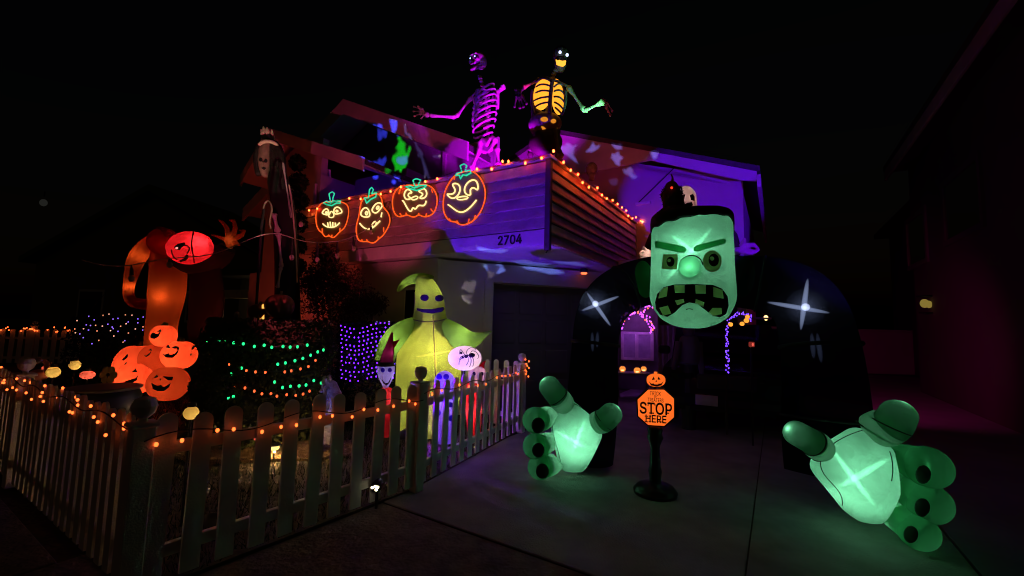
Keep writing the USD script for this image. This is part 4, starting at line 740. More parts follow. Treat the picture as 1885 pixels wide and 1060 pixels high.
def skeleton(t, fr, J, bm, ribs, eye_mat, sock, Ys, fr0):
    """fr: frame at the skull centre; J: joints in world coordinates"""
    f, cran, jaw = skull(J['skull'], J['ss'], fr)
    sk = obj('skull', f(cran), bm, t, True); obj('jaw', f(jaw), bm, sk, True)
    for s in (-1, 1): obj('eye_socket', f(ell((s * .048, -.118, .025), (.033, .022, .032), 2)), sock, sk, True); obj('eye', f(ell((s * .048, -.138, .025), (.014, .012, .014), 1)), eye_mat, sk, True)
    obj('nose_hole', f(ell((0, -.138, -.03), (.014, .012, .022), 1)), sock, sk, True)
    for k in range(7): obj('tooth', f(bx(-.042 + k * .012, -.032 + k * .012, -.142, -.128, -.088, -.07)), bm, sk)
    fr = fr0; n = J['neck']; sp_ = smoothline(J['spine'], 22)
    for k, p in enumerate(sp_): obj('vertebra', ell(p, (.036, .036, .026), 1), bm, t, True)
    c, rx, ry, rz = ribs
    for k in range(9):
        u = k / 8; z = c[2] + rz * (1 - 2 * u); w = rx * math.sin(.55 + 2.0 * min(u * .8 + .12, 1)) ; dp = ry * (.75 + .3 * math.sin(u * pi))
        for s in (-1, 1):
            A_ = np.linspace(.12, 1 if k < 7 else .72, 14) * pi
            P = [fr.p(0, 0, 0) * 0 + c * V(1, 1, 0) + V(0, 0, z) + fr.x * (s * w * math.sin(a)) + fr.y * (dp * math.cos(a)) + V(0, 0, -rz * .22 * (1 - math.cos(a)) * .5 * 1.6) for a in A_]
            obj('rib', tube(P, np.linspace(.017, .021, 14), 6), bm, t, True)
    st0, st1 = c - fr.y * ry * .8 + V(0, 0, rz * .72), c - fr.y * ry * 1.0 + V(0, 0, -rz * .55)
    obj('sternum', tube([st0, (st0 + st1) / 2, st1], [.045, .035, .02], 8), bm, t, True)
    for s, k in ((-1, 'shL'), (1, 'shR')):
        obj('collarbone', bone(st0 + V(0, 0, .02), J[k], .016), bm, t, True)
        obj('shoulder_blade', hull([(J[k] + fr.y * .05, .03), (J[k] + fr.y * .09 - fr.x * s * .12 + V(0, 0, -.02), .02), (J[k] + fr.y * .1 - fr.x * s * .08 + V(0, 0, -.26), .018)], 1), bm, t, True)
    return sk
YSK = .75
def hw_(u, v, y=YSK): return H.py(u, v, y)
sc = np.linalg.norm(hw_(880, 120) - hw_(890, 120)) / 10           # metres per survey pixel on that plane
UVEYE = emit('pale_blue_eye', (.35, .5, 1), 2.5); SOCK = paint('socket_black', (.008, .008, .008), .9)
b0 = hw_(893, 270) * V(1, 1, 0) + (0, 0, 2.78); t1 = thing('skeleton', 'tall purple lit skeleton leaning back on the balcony, arm stretched to the left', 'skeleton', b0)
J = dict(skull=hw_(880, 116), ss=1.08, neck=hw_(889, 168), spine=[hw_(883, 141), hw_(888, 158), hw_(893, 180, YSK + .1), hw_(897, 215, YSK + .12), hw_(898, 240, YSK + .05), hw_(899, 266)], shL=hw_(867, 180), shR=hw_(912, 166))
f1 = Fr(J['skull'], -36); skeleton(t1, f1, J, BONE, (hw_(892, 202), 26 * sc, .17, 34 * sc), UVEYE, SOCK, 0, Fr(J['skull'], -62))
for a, b, r in ((J['shL'], hw_(840, 215, .55), .026), (hw_(840, 215, .55), hw_(791, 212, .35), .022), (hw_(838, 217, .58), hw_(793, 214, .4), .016), (J['shR'], hw_(905, 188, .8), .026), (hw_(905, 188, .8), hw_(925, 162, .85), .022), (hw_(884, 274), hw_(867, 312, .6), .036), (hw_(867, 312, .6), hw_(868, 400, .7), .028), (hw_(915, 274), hw_(917, 305, .7), .036), (hw_(917, 305, .7), hw_(916, 395, .8), .028)):
    obj('bone', bone(a, b, r), BONE, t1, True)
c = hw_(786, 211, .33); obj('hand', cat(hand_bones(c, [(hw_(u, v, .3), V(0, -.02, .02)) for u, v in ((761, 196), (769, 195), (760, 205), (762, 214), (775, 219))])), BONE, t1, True)
c = hw_(926, 161, .85); obj('hand', cat(hand_bones(c, [(hw_(u, v, .8), V(0, -.02, .01)) for u, v in ((918, 166), (922, 158), (927, 157))])), BONE, t1, True)
pc = hw_(897, 266)
for s in (-1, 1): obj('pelvis', blend([[(pc + f1.x * 0, .045), (pc + H.x * s * .1 + V(0, 0, .1), .04), (pc + H.x * s * .16 + V(0, 0, .04), .05), (pc + H.x * s * .13 + V(0, 0, -.07), .05)], [(pc + H.x * s * .13 + V(0, 0, -.07), .045), (pc + H.x * s * .04 + V(0, 0, -.13), .03)]], .04, 6), BONE, t1, True)
# pumpkin skeleton with the glowing chest
YP = .55
def h2(u, v, y=YP): return H.py(u, v, y)
b0 = h2(1005, 270) * V(1, 1, 0) + (0, 0, 2.78); t2 = thing('pumpkin_skeleton', 'dark pumpkin skeleton with glowing orange chest above the balcony corner', 'skeleton', b0)
f2 = Fr(h2(1032, 104), -12); LG = emit('chest_glow', (1, .36, .025), 1.5); LG2 = emit('jaw_glow', (1, .42, .04), 1.6)
sc2 = np.linalg.norm(h2(1000, 150) - h2(1010, 150)) / 10
rbm = ribbed((0, 0, 0), .115, .13, .13, 9, .07, .12); hd2 = obj('head', mv(rbm, h2(1032, 101)), DBONE, t2, True)
obj('head_stem', tube([h2(1032, 90), h2(1034, 84)], [.025, .015], 8), DBONE, hd2, True)
for u, v in ((1031, 96), (1044, 101)): obj('eye', ell(h2(u, v, YP - .115), (.022, .015, .026), 2), emit('white_blue_eye', (.6, .7, 1), 2.0), hd2, True)
obj('jaw', mv(f2(loft([(0, .01, -.22, .05, .06), (0, -.0, -.16, .085, .1), (0, 0, -.08, .095, .11)], 24)), (0, 0, 0)), DBONE, hd2, True)
ms = plate(Polygon([f2.ly(u, v, -.12) for u, v in ((1023, 110), (1027, 112), (1030, 111), (1035, 113), (1042, 112), (1041, 118), (1036, 122), (1029, 120), (1024, 118))]), .03); obj('mouth_glow', f2(fl(ms, Fr((0, 0, 0)), (0, -.135, 0))), LG2, hd2)
obj('spine', cat([ell(p, (.04, .04, .03), 1) for p in smoothline([h2(1027, 124), h2(1018, 140), h2(1012, 170, YP + .12), h2(1008, 205, YP + .1), h2(1006, 220)], 18)]), DBONE, t2, True)
cc = h2(1011, 172, YP + .02)
for (u0, v0, ru, rv, tl) in ((999, 172, 14.5, 27, .12), (1026, 178, 9.5, 29, -.1)):
    g_ = ell((0, 0, 0), (ru * sc2, .07, rv * sc2), 3); g_.apply_transform(trimesh.transformations.rotation_matrix(tl, [0, 1, 0])); obj('chest_light', mv(f2(g_), h2(u0, v0, YP) - f2.o), LG, t2, True)
for s, ups in ((-1, [((1014, 150), (998, 144), (985, 160)), ((1014, 159), (997, 155), (982, 168)), ((1013, 168), (995, 167), (980, 179)), ((1012, 178), (995, 180), (979, 190)), ((1011, 188), (998, 190), (981, 202))]), (1, [((1020, 160), (1030, 154), (1038, 166)), ((1020, 168), (1031, 166), (1040, 176)), ((1020, 178), (1030, 179), (1039, 188)), ((1021, 188), (1028, 192), (1036, 200)), ((1022, 198), (1028, 203), (1034, 210))])):
    for a, b, c_ in ups: obj('rib', tube(smoothline([h2(*a, YP - .1), h2(*b, YP - .11), h2(*c_, YP - .0)], 12), .0135, 7), DBONE, t2, True)
for pts, r in (([(1017, 147), (1014, 170), (1012, 200), (1012, 208)], .03), ([(980, 165), (979, 190), (984, 210)], .022), ([(1041, 166), (1041, 190), (1034, 212)], .02), ([(986, 152), (999, 143), (1014, 146)], .02), ([(1018, 147), (1032, 152), (1043, 158)], .02)):
    obj('chest_frame', tube(smoothline([h2(*p, YP - .09) for p in pts], 14), r, 8), DBONE, t2, True)
obj('hip_cloth', hull([(h2(984, 205), .06), (h2(988, 222), .07), (h2(1006, 220), .07)], 2), DBONE, t2, True)
pm = ribbed((0, 0, 0), 26 * sc2, .17, 19 * sc2, 11, .08, .12); pmw = mv(f2(pm), h2(1003, 229) - f2.o); pw = obj('pumpkin_hip', pmw, paint('violet_plastic', (.2, .14, .16), .6, .2), t2, True)
for e in ([(1002 + 7 * math.cos(a), 220 + 4.5 * math.sin(a)) for a in np.linspace(0, 2 * pi, 14, endpoint=False)], [(1018.5 + 5 * math.cos(a), 223 + 4 * math.sin(a)) for a in np.linspace(0, 2 * pi, 14, endpoint=False)], [(996, 232), (1001, 233), (1006, 238), (1014, 240), (1021, 239), (1026, 235), (1024, 241), (1016, 244), (1007, 243), (999, 239)]):
    obj('carved_face', decal(pmw, e, .006, 3), emit('dim_amber', (.75, .25, .02), .9), pw, True)
obj('pumpkin_base', mv(f2(ribbed((0, 0, 0), 26 * sc2, .18, 22 * sc2, 9, .05, .1)), h2(1004, 263) - f2.o), paint('dark_plum', (.02, .01, .01), .7), t2, True)
for a, b, r, m_ in ((h2(994, 146), h2(963, 161, .45), .026, paint('amber_bone', (.45, .25, .08), .6, .3)), (h2(963, 161, .45), h2(954, 178, .4), .022, DBONE), (h2(1046, 160), h2(1077, 204, .4), .028, GBONE), (h2(1077, 204, .4), h2(1105, 190, .35), .024, GBONE), (h2(990, 240), h2(976, 280), .04, DBONE), (h2(976, 280), h2(980, 350), .03, DBONE), (h2(1024, 240), h2(1030, 290, .3), .04, DBONE), (h2(1030, 290, .6), h2(1030, 350, .6), .03, DBONE)): obj('bone', bone(a, b, r), m_, t2, True)
c = h2(954, 170, .4); obj('hand', cat(hand_bones(c, [(h2(u, v, .36), V(0, -.02, .02)) for u, v in ((947, 198), (957, 200), (964, 198), (970, 192), (948, 166))], .02)), DBONE, t2, True)
c = h2(1109, 188, .34); obj('hand', cat(hand_bones(c, [(h2(u, v, .3), h2(1118, 186, .3) - h2(1118, 192, .3)) for u, v in ((1124, 214), (1128, 205), (1120, 206), (1116, 200))], .016)), GBONE, t2, True)
lamp(t2, h2(1080, 226, .1), (.2, 1, .4), 14, .02, h2(1086, 196, .37), 34, .4); lamp(t2, h2(1034, 124, YP - .22), (1, .4, .05), .10, .015)  # lamps added to light the arm green and the jaw orange
# pale globe peeping over the side rail, black support bag
q = onplane(1089, 311, H.o + H.x * -.15, H.x); gl = thing('skull_globe', 'small dull glass skull ornament on the side rail of the balcony', 'ornament', q - (0, 0, .16))
GLS = paint('dull_glass', (.2, .16, .08), .15, .5, 16); obj('globe', ell(q, (.105, .1, .12), 3), GLS, gl, True); obj('neck', mv(lathe([(.05, -.2), (.055, -.14), (.075, -.09)], 16), q), GLS, gl, True)

# ------------------------------------------------------------------ rail light strings
def string(name, label, cordpts, bulbs, r, m, cat_='string lights', cm=CORD, cr=.004, group=None, sub=1, part='bulb'):
    t = thing(name, label, cat_, cordpts[0], group)
    if len(cordpts) > 1: obj('cord', tube(smoothline(cordpts, max(20, len(cordpts) * 3)), cr, 5), cm, t)
    mm = m if isinstance(m, (list, tuple)) else [m]
    for i, q in enumerate(bulbs): obj(part, ell(q, (r, r, r * 1.3), sub), mm[i % len(mm)], t, True)
    return t
fb = [H.py(u, v, -.11) for u, v in ((569, 387), (584, 384), (643, 365), (664, 366), (701, 357), (719, 352), (738, 344), (783, 334), (805, 329), (878, 311), (905, 311), (925, 297), (936, 297), (967, 300), (997, 291))]
string('string_lights', 'orange bulb string along the front rail above the neon pumpkins', [q + (0, 0, .012) for q in fb], fb, .0175, OBN)
sb_ = [(148, 143), (217, 222), (267, 277), (318, 306), (350, 363), (394, 395), (453, 400), (485, 450), (519, 474), (560, 486), (594, 513), (624, 537), (654, 558), (668, 595), (697, 612), (722, 604), (755, 630), (762, 660), (795, 677)]
sb = [onplane(980 + x / 3.786, 240 + y / 3.786, H.o + H.x * .09, H.x) for x, y in sb_]
string('string_lights', 'orange bulb string descending along the slatted balcony side', [q + (0, 0, .012) for q in sb], sb, .0175, OBN)

def along(fr, L, xs, z, y=-.035): return [fr.p(x, y + rnd.uniform(-.006, .006), z + rnd.uniform(-.035, .03)) for x in xs]
xs = [LB1 * ((k + .5 + rnd.uniform(-.3, .3)) / 15) for k in range(15)]; b1 = along(fB1, LB1, xs, .80)
string('string_lights', 'orange bulbs strung along the nearest fence section at right of the corner post', [fB1.p(x, -.03, .83 + .03 * math.sin(x * 9)) for x in np.linspace(0, LB1, 14)], b1, .010, OB)
xs = [LB2 * k for k in (.05, .12, .25, .33, .42, .5, .62, .68, .72, .78, .86, .9)]; b2 = along(fB2, LB2, xs, .84) + [fB2.p(LB2 + rnd.uniform(-.09, .07), -.06 + rnd.uniform(-.02, .05), .78 + .03 * k) for k in range(9)]
string('string_lights', 'orange bulbs on the far fence section, bunched round the end post', [fB2.p(x, -.035, .86 + .02 * math.sin(x * 9)) for x in np.linspace(0, LB2, 14)], b2, .0105, OB)
b3 = []
for c0 in np.linspace(.05, .93, 12): b3 += [fA.p(LA * c0 + rnd.uniform(-.16, .16), -.04 + rnd.uniform(-.02, .05), .86 + rnd.uniform(-.05, .10)) for _ in range(4)]
string('string_lights', 'dense orange bulb clusters along the left fence top', [fA.p(x, -.03, .9 + .02 * math.sin(x * 8)) for x in np.linspace(0, LA, 26)], b3, .0085, OB)
b4 = [fD.p(rnd.uniform(.2, .95) * LD, -.05, 1.0 + rnd.uniform(-.06, .1)) for _ in range(30)]
string('string_lights', 'orange bulbs along the far fence at the left edge', [fD.p(x, -.04, 1.0) for x in np.linspace(0, LD, 10)], b4, .016, OB)

# ------------------------------------------------------------------ hedge, shrubs
def leaves(n, fn, size, seed, flat=.5):
    r = np.random.default_rng(seed); c, nr = fn(r, n); d = r.normal(size=(n, 3)) + nr * 1.0; d /= np.linalg.norm(d, axis=1, keepdims=True); t = np.cross(d, r.normal(size=(n, 3))); t /= np.linalg.norm(t, axis=1, keepdims=True); b = np.cross(d, t)
    s = size * r.uniform(.6, 1.4, (n, 1)); v = np.empty((4 * n, 3)); v[0::4], v[1::4], v[2::4], v[3::4] = c - t * s, c - b * s * flat, c + t * s, c + b * s * flat
    k = np.arange(n)[:, None] * 4; return trimesh.Trimesh(v, np.vstack([k + [0, 1, 2], k + [0, 2, 3]]), process=False)
def shell(cx, cy, z0, z1, rx, ry, lump=.08, depth=.2, e=3.0):
    def fn(r, n):
        th, u = r.uniform(0, 2 * pi, n), r.uniform(0, 1, n); top = r.uniform(size=n) < .3
        k = 1 + lump * np.sin(th * 5 + u * 7) + lump * .6 * np.sin(th * 11 - u * 13); rr = np.where(top, np.sqrt(r.uniform(size=n)), 1 - depth * r.uniform(size=n) ** 2) * k
        zz = np.where(top, 1 - .06 * r.uniform(size=n) - .15 * rr ** 6, u); rr = rr * np.where(top, 1, 1 - .12 * zz ** e)
        p = np.stack([cx + rx * rr * np.cos(th), cy + ry * rr * np.sin(th), z0 + (z1 - z0) * zz], 1); nn = np.stack([np.cos(th), np.sin(th), np.where(top, 1.5, .1)], 1); return p, nn
    return fn
def blobs(list_, depth=.35):
    def fn(r, n):
        L = np.array(list_, float); k = r.integers(0, len(L), n); d = r.normal(size=(n, 3)); d /= np.linalg.norm(d, axis=1, keepdims=True)
        return L[k, :3] + d * L[k, 3:4] * (1 - depth * r.uniform(size=(n, 1))), d
    return fn
HL = leafmat('hedge_leaves', (.12, .14, .06)); RL = leafmat('reddish_leaves', (.16, .07, .05)); DL = leafmat('dark_leaves', (.07, .08, .06)); BARK = paint('bark', (.09, .06, .045), .9, .4, 14, 1, 40)
YHg = 5.45; hc0 = at(493, 700, YHg); zt2 = at(493, 588, YHg)[2]; rh = 106 * YHg / FPX
hg = thing('hedge', 'round clipped dark hedge wrapped in green and orange lights', 'hedge', hc0 * V(1, 1, 0))
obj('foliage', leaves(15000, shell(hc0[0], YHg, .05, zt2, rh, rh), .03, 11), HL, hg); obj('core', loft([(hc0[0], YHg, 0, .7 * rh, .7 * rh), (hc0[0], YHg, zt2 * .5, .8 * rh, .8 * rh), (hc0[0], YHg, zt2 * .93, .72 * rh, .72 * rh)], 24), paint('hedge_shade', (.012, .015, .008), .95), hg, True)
Z4 = lambda x, y: (340 + x / 4.818, 560 + y / 4.818)
def onhedge(u, v, k=1.03):
    x = at(u, v, YHg)[0] - hc0[0]; x = max(-.97 * rh, min(.97 * rh, x)); return at(u, v, YHg - k * math.sqrt(max(rh * rh - x * x, .0)) * .98)
gpx = [(175, 280), (235, 292), (200, 322), (300, 332), (322, 328), (365, 318), (435, 342), (520, 350), (618, 374), (705, 364), (772, 382), (872, 374), (935, 380), (1000, 376), (1087, 362), (1230, 405), (1180, 422), (1117, 452), (1048, 480), (978, 500), (893, 520), (825, 532), (503, 567), (240, 595), (262, 606), (318, 594), (310, 615), (383, 625), (410, 620), (797, 690), (868, 738), (938, 728), (1015, 724), (1076, 716), (1145, 676), (1210, 698), (368, 778), (345, 843), (388, 832), (432, 818)]
opx = [(225, 478), (305, 484), (357, 530), (397, 533), (547, 588), (628, 600), (715, 604), (888, 600), (945, 590), (1027, 573), (1097, 552), (1160, 498), (250, 622), (282, 652), (322, 688), (443, 740), (535, 742), (617, 770), (685, 794), (765, 792), (818, 815), (905, 802), (985, 808), (1050, 796), (1107, 770), (1140, 890)]
GB = emit('green_bulb', (.02, .8, .2), 1.6); OBH = emit('hedge_orange_bulb', (1, .12, .03), 1.6)
def rows_(pts): return [onhedge(*Z4(*p)) for p in pts]
string('string_lights', 'green cone bulbs swagged round the hedge', [q + (0, .02, .01) for q in rows_(gpx[:15])], rows_(gpx), .0145, GB)
string('string_lights', 'orange cone bulbs swagged round the hedge', [q + (0, .02, .01) for q in rows_(opx[:12])], rows_(opx), .0125, OBH)
# net light bush
YN = 6.3; nc = at(672, 660, YN); nb_ = thing('shrub', 'box shrub covered by a purple net of lights beside the green ghost', 'shrub', nc * V(1, 1, 0))
zn = at(672, 592, YN)[2]; rn = 58 * YN / FPX
obj('foliage', leaves(7000, shell(nc[0], YN + .1, .05, zn, rn, rn * .8, .05), .03, 12), DL, nb_)
PB = emit('purple_bulb', (.13, .012, 1), 4.5); net = []; cords = []
for j in range(13):
    row = []
    for i in range(13):
        u = 628 + i * 8.0 + rnd.uniform(-.9, .9) + (2 if j % 2 else 0); v = 600 + j * 8.0 + rnd.uniform(-.8, .8) + 5 * math.sin(i * .5)
        x = (u - 672) / 58; q = at(u, v, YN + .06 - rn * .85 * math.sqrt(max(1 - min(x * x, .98), .02))); row.append(q)
        if rnd.random() < .9: net.append(q)
    cords.append(tube(row, .0025, 4))
nt = thing('net_lights', 'purple net lights draped over the shrub left of the green ghost', 'net lights', net[0]); obj('net_cord', cat(cords), CORD, nt)
for q in net: obj('bulb', ell(q, (.0095, .0095, .012), 1), PB, nt, True)
lamp(nt, at(672, 650, YN - 1.1), (.35, .08, 1), .5, .05) if 0 else None
nb2 = [at(u, v, 6.35) for u, v in ((697, 596), (702, 594), (709, 597), (716, 592), (722, 600), (713, 606), (719, 612), (694, 593))]; string('string_lights', 'a few pale violet bulbs above the net lights', nb2, nb2, .008, emit('pale_violet_bulb', (.5, .3, 1), 2.0))
# far left bush with white and purple bulbs
lb0 = at(205, 640, 8.6); lb = thing('shrub', 'dark low shrub with white and violet bulbs behind pumpkin stack at left', 'shrub', lb0 * V(1, 1, 0))
obj('foliage', leaves(5000, shell(lb0[0], 8.6, .1, at(205, 583, 8.6)[2], .75, .5, .1), .035, 13), DL, lb)
r5 = random.Random(5); wb = []
for j, v0 in enumerate((583, 597, 608, 622, 632)): wb += [at(140 + i * 10 + r5.uniform(-4, 4), v0 + r5.uniform(-5, 5) - .03 * (i - 6) ** 2 * 0 + (4 if i < 4 else 0), 8.05) for i in range(13) if r5.random() < (.9 if j < 3 else .35)]
string('string_lights', 'white, amber and violet bulbs scattered over the low shrub at left', wb[:12], wb, .0105, [emit('warm_white_bulb', (1, .5, .3), .9), emit('violet_bulb', (.3, .16, 1), 1.0), emit('violet_bulb', (.3, .16, 1), 1.0), emit('amber_bulb', (1, .36, .16), .8)])
# red lit shrub by the house wall
YQ = 7.0; rc = at(620, 600, YQ); rs = thing('shrub', 'twiggy shrub lit red in front of the house wall', 'shrub', rc * V(1, 1, 0))
s = YQ / FPX; bl = [(*at(u, v, YQ + dy), r * s) for u, v, r, dy in ((600, 500, 38, 0), (630, 520, 40, -.1), (660, 555, 40, -.1), (590, 550, 45, 0), (640, 585, 50, -.1), (600, 470, 25, .1), (575, 520, 30, .1), (690, 560, 25, 0))]
obj('foliage', leaves(6500, blobs(bl, .8), .035, 14, .35), RL, rs); tw = []
for b in bl: tw.append(tube(smoothline([rc * V(1, 1, 0), rc * V(1, 1, 0) * .5 + np.array(b[:3]) * .5 + (0.05, 0, -.15), b[:3]], 10), np.linspace(.03, .008, 10), 6))
r6 = random.Random(9)
for k in range(60): b = bl[k % len(bl)]; q = np.array(b[:3]); d = V(r6.gauss(0, 1), r6.gauss(0, 1), r6.gauss(.6, 1)); d /= np.linalg.norm(d); tw.append(tube([q, q + d * b[3] * .6 + (0, 0, -.02), q + d * b[3] * 1.15], [.008, .006, .003], 5))
obj('branches', cat(tw), paint('red_bark', (.2, .1, .08), .8), rs, True)
# mottled plant column beside pumpkins
YK = 5.7; kc = at(388, 700, YK); kp = thing('bushy_plant', 'pale mottled bushy plant between pumpkin stack and hedge', 'plant', kc * V(1, 1, 0))
s = YK / FPX; obj('foliage', leaves(2600, blobs([(*at(u, v, YK), r * s) for u, v, r in ((397, 652, 8), (394, 680, 10), (397, 708, 10), (390, 735, 11), (400, 742, 10))], .5), .028, 15, .7), leafmat('grey_leaves', (.3, .28, .17)), kp); obj('stem', tube([kc * V(1, 1, 0), kc + (0, 0, .1)], .04), BARK, kp)
# dark tall plant behind the robed figure
YT = 7.6; tc = at(548, 400, YT); tp = thing('tree', 'dark columnar tree behind the towering robed figure', 'tree', tc * V(1, 1, 0))
s = YT / FPX; obj('crown', leaves(4500, blobs([(*at(u, v, YT), r * s) for u, v, r in ((548, 300, 15), (550, 335, 18), (548, 370, 20), (546, 410, 20), (544, 450, 20), (545, 490, 18))], .6), .04, 16, .5), leafmat('olive_leaves', (.05, .045, .02)), tp); obj('trunk', tube([tc * V(1, 1, 0), tc + (0, 0, -.8), tc], [.1, .07, .04], 10), BARK, tp, True)

# ------------------------------------------------------------------ towering robed figure
YB = 6.9; w0 = at(525, 700, YB) * V(1, 1, 0); wf_ = thing('robed_figure', 'towering black robed figure with dim face and pale spiky crown', 'figure', w0)
HAIR = paint('matted_black_hair', (.012, .01, .009), .7, .4, 20, 1, 40); SKIN = paint('mask_skin', (.22, .15, .11), .7, .3, 14, .3, 50)
obj('robe', loft(resec([lsec(YB, 745, 500, 556, .3), lsec(YB, 600, 506, 550, .25), lsec(YB, 540, 510, 548, .24), lsec(YB, 450, 508, 545, .22), lsec(YB, 380, 502, 540, .2), lsec(YB, 340, 496, 532, .2), lsec(YB, 318, 500, 525, .16), lsec(YB, 305, 506, 520, .1)], 40), 32), BLKP, wf_, True)
face = loft(resec([lsec(YB - .12, 325, 483, 491, .05), lsec(YB - .12, 312, 479, 495, .10), lsec(YB - .12, 295, 477, 498, .12), lsec(YB - .12, 280, 478, 500, .12), lsec(YB - .12, 268, 481, 501, .1), lsec(YB - .12, 260, 486, 498, .05)], 30), 28)
hd3 = obj('head', face, SKIN, wf_, True)
for u, v in ((480.5, 294), (489, 296)): obj('eye_socket', decal(face, [(u + 3 * math.cos(a), v + 3.6 * math.sin(a)) for a in np.linspace(0, 2 * pi, 12, endpoint=False)], .004, 3), BLKP, hd3, True)
obj('mouth', decal(face, [(481, 309), (485, 307), (490, 309), (486, 313)], .004, 3), BLKP, hd3, True); obj('nose', ell(at(484, 301, YB - .24), (.018, .03, .035), 2), SKIN, hd3, True)
for k, pts in enumerate(([(488, 264), (503, 270), (512, 300), (512, 340)], [(492, 262), (510, 272), (519, 300), (522, 350)], [(486, 265), (497, 275), (504, 305), (503, 335)], [(485, 264), (478, 275), (474, 300), (477, 322)], [(496, 266), (505, 285), (510, 320), (513, 360)])): obj('hair', tube(smoothline([at(u, v, YB - .1) for u, v in pts], 16), np.linspace(.08, .05, 16), 12), HAIR, hd3, True)
CRN = paint('crown_bone', (.6, .52, .38), .7, .2)
for (u0, v0, u1, v1, r) in ((486, 256, 481, 238, .035), (489, 255, 485, 233, .05), (493, 254, 491, 234, .05), (496, 255, 495, 240, .03), (502, 258, 500, 238, .028), (505, 262, 503, 246, .02)): obj('crown_spike', tube([at(u0, v0, YB - .1), at((u0 + u1) / 2, (v0 + v1) / 2, YB - .1), at(u1, v1, YB - .1)], [r * .6, r, r * .3], 8), CRN, hd3, True)
obj('crown_band', tube(smoothline([at(478, 266, YB - .22), at(488, 260, YB - .25), at(503, 262, YB - .2), at(512, 272, YB - .1)], 14), .03, 8), CRN, hd3, True)
BG = paint('grey_bone', (.4, .37, .36), .6, .2)
for a, b, r in (((504, 393), (511, 425), .03), ((511, 425), (513, 432), .03), ((513, 432), (518, 492), .022), ((517, 492), (511, 530), .018), ((521, 300), (536, 400), .012)): obj('bone', bone(at(*a, YB - .3), at(*b, YB - .3), r), BG, wf_, True)
obj('robe_trim', tube(smoothline([at(u, v, YB - .22) for u, v in ((532, 340), (536, 365), (540, 400), (544, 450), (547, 520))], 20), .012, 6), CRN, wf_, True)
# shepherd hook and cafe string
YC = 5.9; hk0 = at(470, 720, YC) * V(1, 1, 0); sh = thing('shepherd_hook', 'thin black shepherd hook pole in front of the robed figure', 'pole', hk0)
obj('pole', tube([hk0, at(472, 560, YC), at(481, 420, YC), at(486, 385, YC)], .018, 8), METAL, sh, True); obj('hook', tube(smoothline([at(486, 385, YC), at(488, 374, YC), at(493, 369, YC), at(498, 374, YC), at(500, 390, YC), at(499, 420, YC)], 20), .012, 8), paint('worn_iron', (.2, .17, .12), .4, .2, 8, 0, 60, .3), sh, True)
cp = [at(150, 478, 5.6), at(228, 489, 5.8), at(300, 477, 5.8), at(400, 465, 5.85), at(508, 430, 5.9), at(548, 441, 6.2), at(590, 446, 6.6), at(630, 442, 6.9), at(655, 433, 7.0), at(690, 410, 7.1), at(717, 367, 7.15)]
cs = thing('string_lights', 'unlit cafe bulb string sagging from shepherd hook to balcony', 'string lights', cp[4]); obj('cord', tube(smoothline(cp, 90), .0065, 6), CORDL, cs, True)
for u, v, Y, top in ((242, 513, 5.8, 487), (312, 487, 5.8, 476), (537, 474, 6.1, 439), (584, 478, 6.5, 446), (621, 471, 6.85, 443), (651, 458, 7.0, 435), (683, 428, 7.1, 415), (554, 413, 6.3, 400)):
    a, b = at(u, top, Y), at(u, v, Y); sk_ = obj('socket', tube([a, a * .6 + b * .4, b + (0, 0, .05)], [.008, .02, .024], 8), DARK, cs, True); obj('bulb', ell(b, (.035, .035, .045), 2), paint('clear_bulb', (.35, .3, .22), .1, .2), sk_, True)

# ------------------------------------------------------------------ carved pumpkins on the hedge
YJ = 5.5
def jack(name, label, u, v, ru, rv, Y, base, skin, glow, face, stem=True, group=None):
    c = at(u, v, Y); s = Y / FPX; t = thing(name, label, 'pumpkin', c - (0, 0, rv * s), group); me = ribbed(c, ru * s, ru * s * .9, rv * s, 9, .07, .14); o = obj('shell', me, skin, t, True)
    for f_ in face: obj('carved_face', decal(me, f_, .004, 3, .003), glow, o, True)
    if stem: obj('stem', tube([c + (0, 0, rv * s * .8), c + (.01, 0, rv * s * 1.2)], [.02, .014], 8), STEMG, o, True)
    return t, c
PSK = paint('pumpkin_skin', (.22, .06, .012), .6, .3, 8); PSD = paint('old_pumpkin_skin', (.14, .055, .02), .7, .3, 8); JG = emit('candle_glow', (1, .45, .08), 1.3)
jack('jack_o_lantern', 'dark jack-o-lantern with one lit eye and crooked grin atop hedge', 478, 574, 20, 16, YJ, 0, PSK, JG, [[(482, 562), (485, 560), (487, 568), (482, 568)], [(466, 588), (470, 586), (474, 588), (480, 586), (486, 579), (486, 586), (481, 592), (472, 593), (467, 592)]])
jack('pumpkin', 'large unlit orange pumpkin right of the lit jack-o-lantern on hedge', 515, 563, 26, 23, YJ, 0, PSD, JG, [])
for u, v in ((436, 579), (414, 619)):
    q = onhedge(u, v, 1.0) if v > 600 else at(u, v, 5.4); one('pale_bulb', 'dull pale globe bulb ' + ('above the hedge left of the jack-o-lantern' if v < 600 else 'on the left shoulder of the hedge'), 'bulb', ell(q, (.035, .035, .04), 2), paint('clear_bulb', (.35, .3, .22), .1, .2), True)

